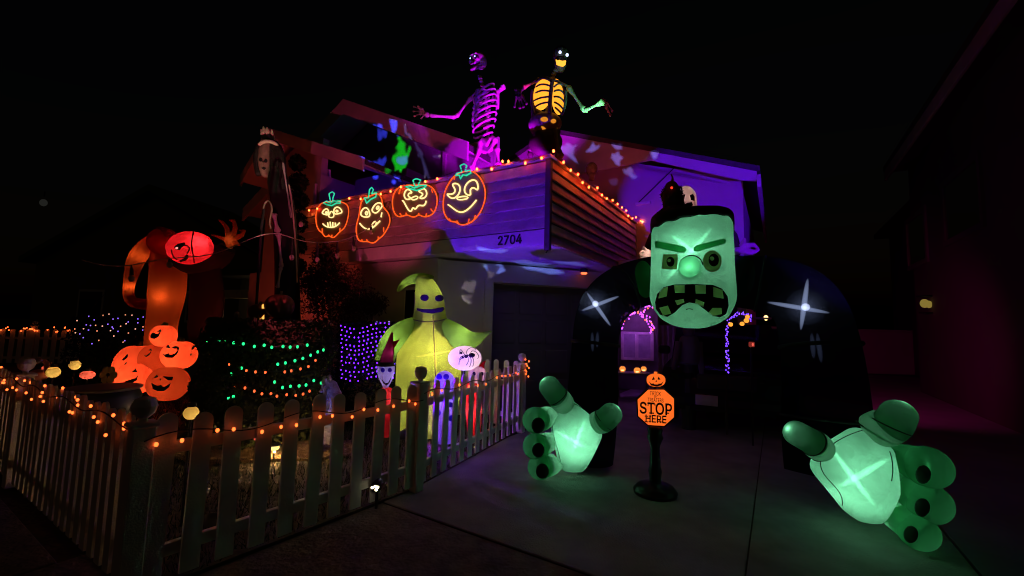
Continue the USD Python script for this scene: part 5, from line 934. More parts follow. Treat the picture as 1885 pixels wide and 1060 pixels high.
# ------------------------------------------------------------------ small lanterns and ornaments in the yard
YEL, ROSE = fabric('yellow_lantern', (.5, .35, .1), (.95, .6, .14), .03, .75, .2), fabric('rose_lantern', (.5, .1, .08), (.95, .16, .10), .03, .75, .2)
def lantern(label, u, v, r, Y, m, squash=1.0, z0=None, power=0):
    c = at(u, v, Y); t = thing('globe_lantern', label, 'lantern', c * V(1, 1, 0)); s = Y / FPX; me = ribbed(c, r * s, r * s, r * s * squash, 10, .04, .05, 40, 16); o = obj('globe', me, m, t, True); obj('stake', tube([c * V(1, 1, 0), c - (0, 0, r * s * squash * .9)], .008, 6), METAL, t); obj('cap', mv(lathe([(.03, 0), (.025, .03), (.0, .035)], 10), c + (0, 0, r * s * squash * .95)), DARK, t)
    lamp(t, c + (r * s * .2, 0, -r * s * .15), (1, .9, .7), 9.5 * (r * s) ** 2, .008)
lantern('yellow globe lantern alone at left of the pumpkin stack', 138, 672, 8.5, 5.2, YEL); lantern('yellow globe lantern touching a rose one near left fence', 98, 685, 10, 4.6, YEL); lantern('rose globe lantern behind yellow one near left fence', 87, 678, 7.5, 4.75, ROSE); lantern('flattened rose red lantern between yellow globe and pumpkin stack', 161, 690, 11, 4.9, ROSE, .7)
lantern('yellow globe lantern half hidden behind a picket near the corner post', 352, 760, 12, 3.15, YEL)
FLM = paint('flamingo_pink', (.6, .2, .18), .5); fq = at(66, 690, 4.6)
fg = thing('flamingo_ornament', 'pink flamingo ornament with curved neck near left fence', 'ornament', fq * V(1, 1, 0)); obj('body', ell(fq + (.03, 0, 0), (.10, .06, .06), 2), FLM, fg, True); obj('neck', tube(smoothline([fq + (.08, 0, .02), fq + (.11, 0, .1), fq + (.07, 0, .15), fq + (.0, 0, .12)], 14), np.linspace(.03, .015, 14), 8), FLM, fg, True); obj('leg', tube([fq * V(1, 1, 0), fq + (0, 0, -.05)], .008), METAL, fg); obj('feather', ell(at(72, 664, 4.6), (.07, .04, .03), 2), paint('grey_feather', (.3, .25, .25), .8), fg, True)
YB5 = 3.75; bq = at(190, 728, YB5); bw = thing('cauldron', 'black cauldron behind the left fence beside the pumpkin stack', 'cauldron', bq * V(1, 1, 0)); obj('bowl', mv(lathe([(.02, -.3), (.16, -.27), (.25, -.14), (.26, .0), (.235, .05), (.225, .05), (.24, 0), (.2, -.1), (.0, -.12)], 28), bq), DARK, bw, True)
obj('rim', mv(lathe([(.225, .05), (.255, .055), (.26, .075), (.23, .08)], 28), bq), paint('worn_iron', (.2, .17, .12), .4, .2, 8, 0, 60, .3), bw, True)
for k in range(3): a = 2.1 * k + .4; obj('leg', tube([bq * V(1, 1, 0) + (.2 * math.cos(a), .2 * math.sin(a), 0), bq + (.13 * math.cos(a), .13 * math.sin(a), -.24)], .015), METAL, bw)
fl_ = at(199, 690, 5.6); pf_ = thing('pinwheel', 'dull yellow flower pinwheel left of the pumpkin stack', 'ornament', fl_ * V(1, 1, 0))
for k in range(6): a = k * pi / 3; obj('petal', ell(fl_ + (.07 * math.cos(a), 0, .07 * math.sin(a)), (.05, .012, .05), 2), paint('dull_yellow', (.3, .2, .06), .7), pf_, True)
obj('stake', tube([fl_ * V(1, 1, 0), fl_], .008), METAL, pf_)
# solar path lamps and little jack lights behind the near fence
def path_lamp(label, u, v, Y, ground_v, power):
    c = at(u, v, Y); t = thing('path_lamp', label, 'lamp', c * V(1, 1, 0)); obj('stake', tube([c * V(1, 1, 0), c - (0, 0, .01)], .01, 8), METAL, t); obj('cap', mv(lathe([(.055, .035), (.06, .03), (.02, .055), (0, .058)], 16), c), METAL, t, True); obj('lens', mv(lathe([(.04, -.012), (.048, 0), (.045, .028)], 16), c), emit('warm_led', (1, .75, .22), 1.6), t, True); lamp(t, c + (0, 0, -.035), (1, .55, .2), power, .012)
path_lamp('solar path lamp just behind the near fence above lit straw', 344, 815, 4.75, 0, 4.0)
path_lamp('solar path lamp right of the carved night light over the mulch', 505, 825, 4.55, 0, 3.5)
cd = at(584, 786, 4.6); ct = thing('candle_lamp', 'upright yellow flame shaped lamp behind the near fence', 'lamp', cd * V(1, 1, 0)); obj('flame', ell(cd, (.022, .02, .06), 2), emit('yellow_flame', (1, .7, .2), 1.5), ct, True); obj('stake', tube([cd * V(1, 1, 0), cd - (0, 0, .05)], .012), METAL, ct); lamp(ct, cd + (0, -.06, 0), (1, .6, .2), 1.2, .012)
jack('jack_night_light', 'small red glowing carved pumpkin light behind the near fence', 476, 802, 9, 9.5, 4.4, 0, emit('red_jack_glow', (.8, .09, .05), 1.0), paint('carved_dark', (.1, .02, .01), .8), [[(471, 799), (473, 796), (475, 800)], [(478, 800), (480, 796), (482, 799)], [(470, 804), (476, 807), (483, 803), (479, 809), (474, 809)]], False)
for (u, v, Y, lab) in ((612, 800, 4.4, 'tiny yellow green garden light right of the flame lamp'), (875, 823, 5.0, 'tiny yellow light low behind the purple lit pickets')):
    c = at(u, v, Y); t = thing('garden_light', lab, 'lamp', c * V(1, 1, 0)); obj('lens', ell(c, (.018, .014, .014), 2), emit('yellow_green_led', (.8, .85, .2), 1.2), t, True); obj('stake', tube([c * V(1, 1, 0), c - (0, 0, .012)], .008), METAL, t)
c = at(690, 899, 3.5); t = thing('spot_light', 'bright warm white garden spotlight low behind the near pickets', 'lamp', c * V(1, 1, 0)); obj('housing', tube([c + (-.0, .10, .02), c + (0, .02, 0)], [.03, .045], 14), DARK, t, True)
for dx, dz in ((-.022, .004), (.0, .012), (.02, .008), (.01, -.012)): obj('lens', ell(c + (dx, .005, dz), (.013, .008, .011), 2), emit('white_led', (1, .85, .55), 3.0), t, True)
obj('stake', tube([c * V(1, 1, 0) + (0, .06, 0), c + (0, .06, 0)], .012), METAL, t)
# blue lit clawing hand by the hedge
YZ = 5.15; z0 = at(612, 760, YZ); zb_ = thing('zombie_hand', 'shaggy blue lit clawing ghoul bust between hedge and net lights', 'ornament', z0 * V(1, 1, 0)); FUR = paint('grey_rag', (.35, .33, .33), .9, .3, 20, 1, 40)
obj('bust', blend([[(z0 * V(1, 1, 0), .12), (at(616, 735, YZ), .10), (at(608, 712, YZ), .085), (at(600, 703, YZ - .05), .05)]], .04, 4), FUR, zb_, True)
for a, b in (((596, 706), (590, 722)), ((601, 700), (597, 694)), ((608, 698), (606, 692)), ((598, 710), (596, 730)), ((604, 716), (600, 736))): obj('finger', bone(at(*a, YZ - .1), at(*b, YZ - .14), .014), FUR, zb_, True)
lamp(zb_, at(596, 752, YZ - .35), (.1, .12, 1), .35, .02)
# white cloth ghost on the wall left of the rail
YW1 = .6; q = H.py(590, 325, YW1); cg = thing('cloth_ghost', 'white cloth bat shaped ghost lit violet on the recessed wall', 'ornament', q)
pl = Polygon([H.ly(u, v, YW1) for u, v in ((567, 330), (578, 322), (590, 318), (594, 312), (605, 311), (607, 340), (597, 338), (590, 330), (582, 334), (572, 336))]); g = plate(pl, .05); g.vertices = np.array(g.vertices) + (0, YW1, 0); obj('cloth', H(g), paint('white_cloth', (.75, .72, .75), .8), cg); obj('knob', ell(H.py(586, 326, YW1 - .04), (.08, .06, .1), 2), BLKP, cg, True)
# thin dark line with a bracket, below the right gable eave
a, b = H.py(1240, 310, YRW - .05), H.py(1172, 376, YRW - .05); cb = thing('dark_line', 'thin cable slanting across the violet wall above the string lights', 'dark_line', a); obj('cord', tube([a, b], .012, 6), CORD, cb); obj('bracket', H(bx(*(lambda p: (p[0] - .02, p[0] + .3, YRW - .08, YRW - .005, p[2] - .02, p[2] + .03))(H.loc(b)))), TRIM, cb)

# ------------------------------------------------------------------ tall costume figure behind the monster head
YV = 5.1; v0 = at(1255, 640, YV) * V(1, 1, 0); vf = thing('costume_figure', 'tall shaggy dark figure with a red eye behind the monster head', 'figure', v0)
FURD = paint('dark_shaggy_fur', (.05, .03, .02), .95, .5, 20, 1, 30)
obj('body', loft(resec([lsec(YV, 600, 1215, 1330, .3), lsec(YV, 480, 1205, 1340, .3), lsec(YV, 420, 1210, 1325, .28), lsec(YV, 385, 1218, 1270, .2)], 30), 30), FURD, vf, True)
hdm = blend([[(at(1240, 385, YV), .12), (at(1237, 362, YV - .05), .115), (at(1236, 345, YV), .08)]], .04, 4); ho2 = obj('head', hdm, FURD, vf, True)
obj('tuft', tube(smoothline([at(1236, 338, YV), at(1238, 328, YV), at(1235, 320, YV)], 8), np.linspace(.02, .006, 8), 6), FURD, ho2, True); obj('fur', leaves(1800, blobs([(*at(1240, 380, YV), .13), (*at(1237, 358, YV), .13), (*at(1222, 400, YV), .1)], .2), .03, 17, .18), leafmat('fur_strands', (.07, .045, .03), 0.05), ho2)
obj('eye', ell(at(1236.5, 345.5, YV - .165), (.016, .012, .016), 2), emit('red_eye', (1, .05, .02), 1.2), ho2, True)
HPK = fabric('pale_pink_rubber', (.6, .42, .38), (.85, .6, .55), .02, .5, .1)
def hand2(t, wrist, palm_, tips, Y, r0, r1, thr=.03):
    P = at(*palm_, Y); ch = [[(at(*wrist, Y), r0 * .9), (P, r0)]]
    for f_ in tips: ch.append([(P, r0 * .75)] + [(at(u, v, Y - .02), r) for (u, v), r in zip(f_, np.linspace(r1, r1 * .45, len(f_)))])
    return blend(ch, .025, 5)
obj('hand', hand2(vf, (1352, 462), (1362, 459), [[(1368, 450), (1371, 440)], [(1375, 452), (1387, 450), (1395, 457)], [(1375, 460), (1388, 464), (1396, 460)], [(1372, 463), (1384, 467)]], YV - .4, .05, .032), HPK, vf, True); lamp(vf, at(1362, 459, YV - .4), (1, .85, .75), .12, .01)  # lamp added inside the hand to brighten it
obj('hand', hand2(vf, (1196, 466), (1189, 466), [[(1184, 470), (1180, 473)], [(1187, 460), (1185, 455)], [(1182, 465), (1178, 468)]], YV - .4, .045, .026), HPK, vf, True); lamp(vf, at(1189, 466, YV - .4), (1, .8, .7), .06, .01)  # added lamp brightens this hand too
for u0, u1 in ((1335, 1352), (1215, 1196)): obj('sleeve', tube([at(u0, 440, YV - .1), at(u1, 463, YV - .4)], [.14, .075], 14), FURD, vf, True)
YM = 5.3; mq = at(1266, 372, YM); sm = thing('skull_mask', 'pale pink skull mask peering over the monster head beside shaggy figure', 'mask', mq)
mm_ = loft(resec([lsec(YM, 412, 1262, 1276, .1), lsec(YM, 395, 1256, 1279, .15), lsec(YM, 378, 1250, 1280, .17), lsec(YM, 362, 1250, 1278, .17), lsec(YM, 350, 1252, 1270, .13), lsec(YM, 344, 1256, 1263, .05)], 34), 32); mo2 = obj('mask', mm_, HPK, sm, True); lamp(sm, at(1266, 366, YM), (1, .85, .8), .22, .02)  # lamp added inside the mask to make it glow pink
for e in ([(1250, 358), (1256, 360), (1262, 357), (1259, 372), (1253, 373)], [(1270, 360), (1274, 357), (1278, 362), (1278, 370), (1272, 368)]): obj('eye_hole', decal(mm_, e, .004, 3), BLKP, mo2, True)
obj('mouth', decal(mm_, [(1258, 377), (1266, 373), (1273, 372), (1276, 378), (1262, 383)], .004, 3), BLKP, mo2, True); obj('neck', tube([mq + (0, 0, -.7), mq + (0, 0, -.2)], [.2, .1], 12), FURD, sm)

# ------------------------------------------------------------------ under the carport: vehicle, lit window, garlands
cvo = gnd(1340, 800) ; cv = thing('parked_vehicle', 'black parked vehicle half hidden behind the monster sleeve', 'vehicle', cvo); Cf = Fr(cvo, -28)
CARP = paint('black_car_paint', (.012, .012, .014), .15, .1, 4, 0, 60, 0, .6)
bodym = plate(Polygon([(0, .35), (0, .82), (.12, .95), (1.15, 1.05), (1.75, 1.62), (3.6, 1.66), (4.4, 1.1), (4.5, .4)]).buffer(.05).buffer(-.02), 1.8); v = np.array(bodym.vertices); bodym.vertices = np.column_stack([v[:, 1] - .9, v[:, 0], v[:, 2] * .93]); obj('body', Cf(bodym), CARP, cv)
ws = trimesh.convex.convex_hull(np.array([(-.78, 1.14, 1.10), (.78, 1.14, 1.10), (-.66, 1.66, 1.60), (.66, 1.66, 1.60), (-.78, 1.17, 1.09), (.78, 1.17, 1.09), (-.66, 1.7, 1.59), (.66, 1.7, 1.59)])); obj('windscreen', Cf(mv(ws, (0, -.045, .02))), GLASSD, cv)
for s in (-1, 1):
    for y in (.75, 3.5):
        w_ = lathe([(.0, -.1), (.2, -.1), (.32, -.1), (.35, -.07), (.35, .07), (.32, .1), (.2, .1), (0, .1)], 24); w_.vertices = np.array(w_.vertices)[:, [2, 1, 0]] + (s * .86, y, .35); ty = obj('wheel', Cf(w_), paint('tyre_rubber', (.015, .015, .015), .9), cv, True)
    obj('headlight', Cf(bx(s * .62 - .17, s * .62 + .17, -.045, .06, .74, .86, .03)), GLASSD, cv); obj('mirror', Cf(bx(s * 1.05 - .1, s * 1.05 + .1, 1.2, 1.3, 1.05, 1.2, .03)), CARP, cv)
obj('grille', Cf(bx(-.4, .4, -.048, .0, .62, .85, .02)), DARK, cv); obj('bumper', Cf(bx(-.93, .93, -.1, .1, .36, .55, .05)), CARP, cv)
obj('number_plate', Cf(bx(-.42, -.12, -.115, -.1005, .40, .55, .004)), paint('plate_white', (.5, .47, .42), .5), cv); obj('roof_bar', Cf(bx(-.7, .7, 1.9, 1.95, 1.72, 1.76, .01)), paint('grey_metal', (.3, .3, .32), .35, .1, 8, 0, 60, .8), cv)
YWn = 10.6; wn0 = at(1174, 700, YWn) * V(1, 1, 0); shd = thing('garden_shed', 'shed at the driveway end with a white barred window lit violet', 'shed', wn0); Wf = Fr(wn0, -12)
def wl(u, v): return Wf.ly(u, v, -.0)
x0, z1 = wl(1143, 610); x1, z0 = wl(1203, 664); obj('wall', Wf(bx(-1.2, 1.0, .0, .1, 0, 2.2)), paint('shed_boards', (.12, .1, .11), .8), shd)
g = plate(Polygon([(-1.4, 2.1), (-.05, 2.85), (1.2, 2.1), (1.2, 2.2), (-.05, 2.97), (-1.4, 2.2)]), .3); g.vertices = np.array(g.vertices) + (0, -.12, 0); obj('roof', Wf(g), ROOF, shd)
wd = obj('window', Wf(cat(bx(x0, x1, -.05, -.002, z0, z0 + .06), bx(x0, x1, -.05, -.002, z1 - .06, z1), bx(x0, x0 + .07, -.05, -.002, z0 + .06, z1 - .06), bx(x1 - .07, x1, -.05, -.002, z0 + .06, z1 - .06), bx((x0 + x1) / 2 - .05, (x0 + x1) / 2 + .03, -.05, -.002, z0 + .06, z1 - .06))), WHITE, shd)
obj('curtain', Wf(bx(x0 + .07, x1 - .07, -.015, -.0015, z0 + .06, z1 - .06)), paint('pale_curtain', (.4, .36, .42), .8), wd)
ga = []; r8 = random.Random(4)
for pts in ([(1147, 605), (1156, 585), (1178, 575), (1198, 590), (1203, 606)], [(1150, 580), (1165, 575), (1180, 565)], [(1160, 562), (1175, 575), (1190, 590), (1200, 605)], [(1180, 580), (1195, 565), (1205, 570)], [(1146, 607), (1150, 578), (1170, 578)], [(1185, 585), (1200, 602), (1196, 612)]):
    ga += [at(u + r8.uniform(-2, 2), v + r8.uniform(-2.5, 2.5), YWn - .3) for u, v in smoothline(pts, 13)]
string('garland_lights', 'purple and orange garland over the shed gable left of the monster chin', ga[:13], ga, .017, [emit('magenta_bulb', (.6, .08, 1), 3.0), emit('magenta_bulb', (.6, .08, 1), 3.0), emit('amber_red_bulb', (1, .2, .06), 2.6), emit('magenta_bulb', (.6, .08, 1), 3.0)], 'garland')
lamp(shd, at(1178, 592, YWn - .5), (.5, .1, 1), 3.0, .05)
YA = 5.75; pp_ = [(1338, 800), (1338, 690), (1337, 640), (1336, 615), (1340, 593), (1352, 580), (1366, 577), (1378, 582), (1381, 590)]; ap = smoothline([at(u, v, YA) for u, v in pp_], 60)
gb = [q + (r8.uniform(-.02, .02), -.02 + r8.uniform(-.02, .01), r8.uniform(-.02, .02)) for q in ap[26:] for _ in range(2)]
ga_ = string('garland_lights', 'violet garland wound on a hooked pole right of the monster chin', [ap[0]], gb, .0075, emit('blue_violet_bulb', (.14, .04, 1), 4.0), 'garland'); obj('pole', tube(ap, .012, 8), METAL, ga_, True)
for k, (u, v, r) in enumerate(((1320, 595, 3.6), (1345, 597, 4), (1366, 596, 4), (1374, 590, 4.5), (1376, 583, 4))):
    q = at(u, v, YA - .05); one('globe_light', ('leftmost orange globe light under the monster chin', 'orange globe light beside the violet garland stem', 'orange globe light right of the garland stem', 'orange globe light at the garland arch end, middle of three', 'topmost orange globe light at the garland arch end')[k], 'light', ribbed(q, r * .0073, r * .0073, r * .0073, 8, .05, .05, 24, 10), emit('amber_globe', (1, .33, .04), 1.3), True)
q = at(1410, 585, 8.2); pl_ = thing('porch_lamp', 'small warm porch lamp right of the garland arch', 'lamp', q); obj('bulb', ell(q, (.04, .04, .05), 2), emit('warm_porch', (1, .6, .22), 3.0), pl_, True); obj('bracket', tube([q + (0, 0, .05), q + (.05, .2, .12)], .02), METAL, pl_)
q = at(1385, 634, 5.7); rl = thing('tail_lamp', 'dim red square lamp in the dark behind the right sleeve', 'lamp', q); obj('lens', bx(q[0] - .037, q[0] + .037, q[1], q[1] + .03, q[2] - .034, q[2] + .034, .008), emit('dim_red_lens', (.18, .02, .015), 1.0), rl); obj('bulb', ell(q + (0, -.01, 0), (.013, .01, .022), 2), emit('red_filament', (.9, .12, .08), 1.0), rl, True); obj('bracket', tube([q + (0, .03, 0), q * V(1, 1, 0) + (0, .04, 0)], .012), METAL, rl)
for k, (u, v, r) in enumerate(((1146, 679, 5.5), (1173, 682, 6), (1185, 679, 5))):
    jack('jack_o_lantern', ('leftmost small glowing jack-o-lantern below the shed window', 'middle glowing jack-o-lantern below the shed window, lowest of three', 'rightmost glowing jack-o-lantern below the shed window')[k], u, v, r, r, 9.4, 0, emit('small_pumpkin_glow', (1, .27, .04), 1.1), emit('small_pumpkin_face', (1, .6, .25), 1.6), [[(u - 3, v + 1), (u + 3, v + 1), (u + 2, v + 3.4), (u - 2, v + 3.4)]])
bn = thing('bench', 'low dark bench carrying the three small jack-o-lanterns', 'bench', at(1166, 700, 9.5) * V(1, 1, 0)); bz = at(1166, 685.5, 9.4)[2]; bc = at(1166, 690, 9.45)
obj('seat', bx(bc[0] - .4, bc[0] + .4, bc[1] - .2, bc[1] + .25, bz - .05, bz - .003, .008), DOORM, bn)
for sx in (-.36, .36): obj('leg', bx(bc[0] + sx - .03, bc[0] + sx + .03, bc[1] - .1, bc[1] + .2, 0, bz - .051), DOORM, bn)
gt = thing('side_gate', 'tall dark slatted gate beside the shed behind the stop sign', 'gate', at(1232, 690, 8.8) * V(1, 1, 0))
for k in range(5): a = at(1215 + k * 9.5, 640, 8.8); obj('slat', bx(a[0] - .035, a[0] + .035, 8.8, 8.83, .05, 2.4, .004), paint('gate_wood', (.22, .16, .16), .8), gt)
obj('rail', bx(at(1210, 640, 8.8)[0], at(1258, 640, 8.8)[0], 8.832, 8.87, 1.9, 2.0), paint('gate_wood', (.22, .16, .16), .8), gt)
YX = 6.6; x0_ = at(1268, 650, YX); rg = thing('ragged_ghost', 'dim ragged pale ghost figure standing left of the black vehicle', 'figure', x0_ * V(1, 1, 0)); RAG = paint('ragged_cloth', (.11, .1, .1), .9, .2)
obj('shirt', loft(resec([lsec(YX, 670, 1246, 1290, .12), lsec(YX, 640, 1250, 1288, .13), lsec(YX, 624, 1252, 1285, .12), lsec(YX, 618, 1258, 1280, .08)], 20), 26), RAG, rg, True); obj('head', ell(at(1268, 608, YX), (.09, .1, .11), 2), RAG, rg, True); obj('legs', loft([lsec(YX, 795, 1256, 1280, .1), lsec(YX, 671, 1254, 1284, .1)], 16), DARK, rg)
for a, b in (((1250, 630), (1240, 680)), ((1286, 630), (1292, 690))): obj('arm', tube([at(*a, YX), at(*b, YX - .1)], [.06, .035], 8), RAG, rg, True)

# ------------------------------------------------------------------ flood lights and pattern projectors on the ground
def flood(label, pos, aim, col, power, cone, soft=.35, r=.03, vis=True):
    pos, aim = np.array(pos, float), np.array(aim, float); d = aim - pos; d /= np.linalg.norm(d); t = thing('flood_light', label, 'flood light', pos * V(1, 1, 0) if pos[2] < 1.5 else pos)
    obj('housing', tube([pos - d * .12, pos - d * .10, pos - d * .02, pos + d * .03], [.03, .06, .07, .075], 16, cap=True), DARK, t, True) if 0 else obj('housing', cat(tube([pos - d * .14, pos - d * .05], [.05, .07], 16)), DARK, t, True)
    if pos[2] < 1.5: obj('stake', tube([pos * V(1, 1, 0) - (0, 0, .05), pos - d * .1], .012), METAL, t)
    lamp(t, pos, col, power, r, aim, cone, soft); return t
VIO, MAG, RED = (.11, .0, 1), (.6, .0, 1), (1, .07, .04)
flood('violet flood light inside the near fence aimed up at the balcony', (-1.35, 3.6, .15), H.p(-.75, .1, 2.75), VIO, 250, 23, .6)
flood('violet flood light across the sidewalk aimed at the rear gable wall', (2.3, -3.0, .55), H.p(1.35, 4.2, 3.95), VIO, 1800, 7.5, .3)
flood('red flood light behind the hedge aimed at the left wing', (-4.5, 6.5, .3), H.p(-6.5, .2, 4.3), RED, 26, 38)
flood('dim mauve light on the balcony floor at the left gable wall', H.p(-3.4, .35, 3.0), H.p(-3.6, 1.75, 4.1), (.55, .1, .7), .45, 34)
flood('blue light on the balcony floor below the cloth ghost', H.p(-5.1, .45, 3.0), H.p(-4.9, 1.2, 4.0), VIO, 5, 50)
flood('rose flood light inside the near fence aimed at the left gable eaves', (-1.95, 3.0, .2), H.p(-4.6, .8, 5.7), (1, .07, .22), 130, 20)
flood('magenta flood light on the balcony floor in front of the purple skeleton', H.p(-.35, .16, 2.95), H.p(-1.1, .9, 4.4), MAG, 320, 30)
flood('red violet flood light on the sidewalk aimed at the rear gable panel', (.75, -1.2, .9), onplane(1105, 268, H.p(0, YR), H.y), (1, .06, .16), 190, 6.2, .6)
flood('magenta wash light by the carport aimed at the garden wall', H.p(3.0, 3.0, 2.3), at(1600, 700, 11), (1, .02, .40), 50, 42, 1.0)
flood('violet light in the yard beside the green ghost', (-1.15, 5.15, .2), (.1, 5.3, .55), (.25, .03, 1), 14, 70)
flood('small warm spot light in the yard aimed at the robed figure', (-2.3, 3.3, .25), at(492, 262, YB), (1, .8, .5), 110, 6)
def projector(label, S, shapes, power, col=(1, 1, 1), D=.3):
    """lantern with a pierced plate: light leaves only through the cut-outs and filters"""
    S = np.array(S, float); P = [(np.array(p), c) for p, c in shapes]; ctr = np.mean(np.vstack([p for p, _ in P]), 0); z = ctr - S; z /= np.linalg.norm(z); x = np.cross(z, V(0, 0, 1)); x /= np.linalg.norm(x); y = np.cross(x, z)
    t = thing('pattern_projector', label, 'projector', S * V(1, 1, 0)); holes, filt = [], []
    for p, c in P:
        q = [(D * ((k - S) @ x) / ((k - S) @ z), D * ((k - S) @ y) / ((k - S) @ z)) for k in p]; g = Polygon(q).buffer(0); holes.append(g); filt.append((g, c))
    for i in range(len(filt)):
        for k_ in range(i + 1, len(filt)): filt[i] = (filt[i][0].difference(filt[k_][0].buffer(.0005)), filt[i][1])
    U = unary_union(holes); a, b, c_, d_ = U.bounds; outer = sbox(a - .02, b - .02, c_ + .02, d_ + .02); W = lambda m: (lambda v: trimesh.Trimesh(S + v[:, :1] * x + v[:, 2:] * y + v[:, 1:2] * z, m.faces, process=False))(np.array(m.vertices))
    obj('pattern_plate', W(mv(plate(outer.difference(U), .001), (0, D, 0))), DARK, t)
    A_, B_, C_, D2 = outer.bounds; k = .03 / D
    hv = np.array([(A_, D, B_), (C_, D, B_), (C_, D, D2), (A_, D, D2), (A_ * .1 - .02, -.04, B_ * .1 - .02), (C_ * .1 + .02, -.04, B_ * .1 - .02), (C_ * .1 + .02, -.04, D2 * .1 + .02), (A_ * .1 - .02, -.04, D2 * .1 + .02)])
    hf = [[0, 1, 5], [0, 5, 4], [1, 2, 6], [1, 6, 5], [2, 3, 7], [2, 7, 6], [3, 0, 4], [3, 4, 7], [4, 5, 6], [4, 6, 7]]; obj('housing', W(trimesh.Trimesh(hv, hf, process=False)), DARK, t)
    for i, (g, c) in enumerate(filt):
        if c is not None:
            e = g.buffer(.0004); obj('colour_filter', W(mv(plate(e if e.geom_type == 'Polygon' else e.convex_hull, .0006), (0, D + .0015 + i * .0009, 0))), mat('filter_%02d_%02d_%02d' % tuple(int(k * 99) for k in c), {'t': ('transparent_bsdf', {'color': c})}, surface='t.BSDF'), t)
    obj('stand', tube([S * V(1, 1, 0), S - z * .04 - y * .03], .015), METAL, t); L = lamp(t, S, col, power, .0006); return t
LAVC, GRN, BLU = (.5, .45, 1.0), (.1, .9, .15), (.15, .35, 1.0)
ZW = lambda x, y: (600 + x / 6.283, 180 + y / 6.283)
def shp(pts, y, f=None): return [H.py(*(f(*p) if f else p), y) for p in pts]
witch = [(820, 460), (850, 440), (880, 500), (925, 530), (905, 545), (925, 560), (905, 575), (925, 590), (915, 615), (940, 640), (965, 545), (985, 590), (960, 640), (965, 670), (940, 690), (945, 760), (925, 790), (905, 880), (890, 870), (885, 820), (840, 850), (830, 900), (800, 920), (780, 890), (795, 850), (800, 800), (775, 740), (760, 720), (775, 670), (820, 640), (835, 600), (800, 580), (830, 545), (850, 500)]
wblue = [(815, 700), (850, 680), (870, 700), (890, 670), (910, 690), (940, 665), (940, 740), (915, 770), (880, 775), (850, 765), (820, 740)]
bats = [[(600, 350), (620, 330), (630, 400), (660, 330), (700, 340), (710, 400), (690, 470), (660, 440), (640, 480), (610, 500), (598, 440)], [(540, 740), (560, 730), (590, 745), (620, 690), (640, 720), (690, 675), (700, 720), (670, 780), (640, 810), (620, 770), (570, 765)], [(575, 940), (590, 900), (610, 925), (635, 905), (640, 950), (600, 960)], [(790, 990), (820, 960), (850, 985), (830, 1020)], [(860, 920), (890, 945), (920, 935), (915, 980), (880, 975)], [(790, 280), (880, 300), (870, 400), (830, 450), (815, 400)]]
twig = [[(960, 340), (975, 345), (985, 440), (1030, 450), (1060, 560), (1100, 610), (1130, 660), (1110, 670), (1150, 770), (1180, 860), (1200, 935), (1185, 935), (1160, 880), (1145, 930), (1135, 920), (1140, 850), (1110, 720), (1090, 650), (1050, 600), (1015, 470), (970, 450)], [(1060, 640), (1090, 650), (1095, 690), (1065, 680)], [(1235, 660), (1280, 668), (1320, 660), (1318, 690), (1240, 688)]]
projector('pattern projector by the sidewalk throwing a witch and bats on the left gable', (-.75, -.9, 1.65), [(shp(witch, YW, ZW), GRN), (shp(wblue, YW, ZW), (.3, .75, .9))] + [(shp(b, YW, ZW), (.2, .24, 1.0)) for b in bats] + [(shp(b, YW, ZW), (.22, .2, .4)) for b in twig], 6000)
ZG = lambda x, y: (980 + x / 3.786, 240 + y / 3.786)
gh_ = [[(195, 100), (225, 110), (235, 85), (265, 95), (280, 110), (315, 95), (290, 130), (285, 170), (320, 235), (285, 210), (250, 180), (215, 155), (185, 130)], [(370, 150), (400, 120), (420, 80), (440, 110), (475, 100), (455, 130), (420, 150)], [(535, 185), (555, 190), (550, 160), (575, 165), (600, 145), (610, 175), (635, 190), (610, 210), (610, 250), (580, 235), (560, 200)], [(550, 85), (590, 100), (620, 90), (625, 130), (590, 135), (560, 110)], [(630, 265), (650, 275), (680, 250), (700, 270), (700, 300), (735, 325), (700, 340), (670, 310), (640, 300)], [(820, 150), (850, 140), (880, 150), (860, 200), (840, 195)], [(530, 345), (565, 335), (600, 340), (585, 385), (550, 380)]]
projector('pattern projector by the driveway throwing small ghosts on the rear gable', (.75, -.9, 1.6), [(shp(g_, YR if i not in (4, 6) else YRW, ZG), LAVC if i not in (6,) else (.25, .2, .5)) for i, g_ in enumerate(gh_)], 1300)
ZS = lambda x, y: (820 + x / 3.533, 400 + y / 3.533)
so1 = [[(430, 285), (520, 275), (560, 290), (700, 305), (650, 312), (780, 345), (690, 345), (600, 330), (520, 320), (470, 300)], [(245, 295), (330, 298), (350, 290), (395, 320), (350, 328), (270, 312)], [(690, 285), (760, 290), (860, 290), (900, 310), (1020, 318), (960, 325), (820, 312), (730, 300)], [(200, 200), (300, 205), (420, 215), (360, 235), (250, 225)]]
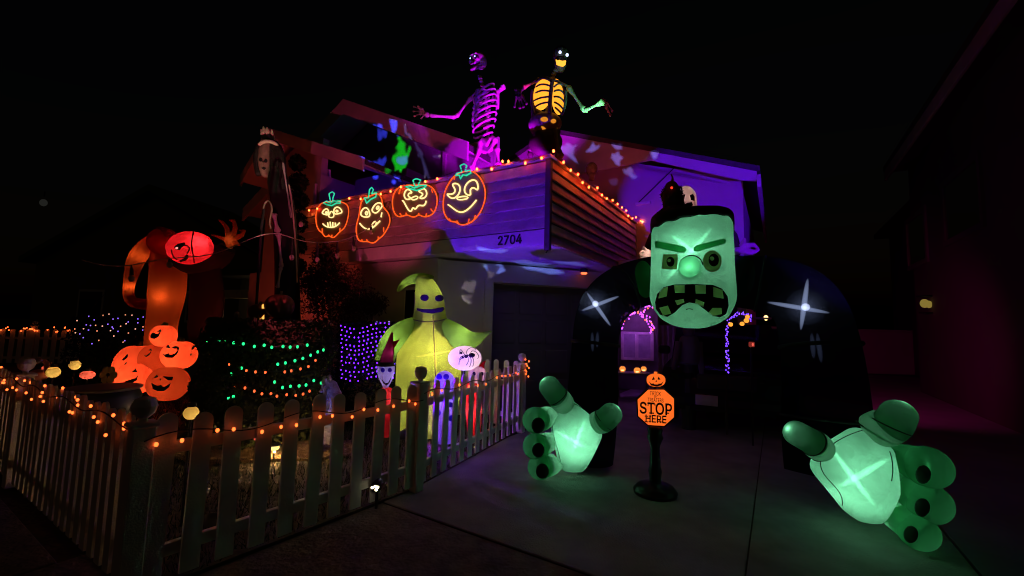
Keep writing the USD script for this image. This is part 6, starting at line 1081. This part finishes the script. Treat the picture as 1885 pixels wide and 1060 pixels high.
pgh = [[(135, 410), (160, 430), (185, 400), (200, 430), (180, 490), (150, 490), (125, 470), (95, 470), (110, 445)], [(105, 500), (130, 510), (175, 500), (170, 520), (140, 530), (180, 560), (150, 560), (120, 540)], [(270, 300), (350, 320), (330, 360), (290, 400), (280, 370)]]
sh3 = [([gnd(*ZS(*p), 2.592) for p in s_], (.4, .5, 1.0)) for s_ in so1] + [([onplane(*ZS(*p), wf.o - wf.y * .02, wf.y) for p in s_], (.35, .32, .36)) for s_ in pgh]
projector('pattern projector at the sidewalk throwing ghost streaks under the balcony', (-.15, .3, .35), sh3, 1100)

# ------------------------------------------------------------------ groups of repeats
GROUPS = {'neon_pumpkin': 'neon pumpkins on the balcony front', 'picket_fence': 'white picket fence sections round the yard', 'string_lights': 'strings of small lights', 'garland_lights': 'garlands under the carport', 'jack_o_lantern': 'carved glowing pumpkins', 'globe_lantern': 'globe lanterns in the yard',
          'globe_light': 'orange globe lights right of the monster chin', 'path_lamp': 'solar path lamps', 'garden_light': 'tiny garden lights', 'pattern_projector': 'pattern projectors', 'flood_light': 'coloured flood lights', 'neighbour_house': 'dark neighbouring houses', 'inflatable_ghost': 'inflatable ghosts', 'shrub': 'shrubs in the yard', 'pale_bulb': 'pale bulbs by the hedge'}
for pr in stage.GetPrimAtPath('/World').GetChildren():
    k = pr.GetName(); k = k[:-4] if k[-4:-3] == '_' and k[-3:].isdigit() else k
    if k in GROUPS: pr.SetCustomDataByKey('group', GROUPS[k])

# tiny lamps added beside the rail bulbs to light the boards
sidestr = [p for p in stage.GetPrimAtPath('/World').GetChildren() if p.GetCustomDataByKey('label') in ('orange bulb string descending along the slatted balcony side', 'orange bulb string along the front rail above the neon pumpkins')]
for pr, pts, o, step, pw in ((sidestr[1], sb, H.x * .03 - V(0, 0, .02), 2, .16), (sidestr[0], fb, -H.y * .03 - V(0, 0, .02), 3, .10)):
    for q in pts[::step]: lamp(str(pr.GetPath()), q + o, (1, .2, .035), pw, .004)
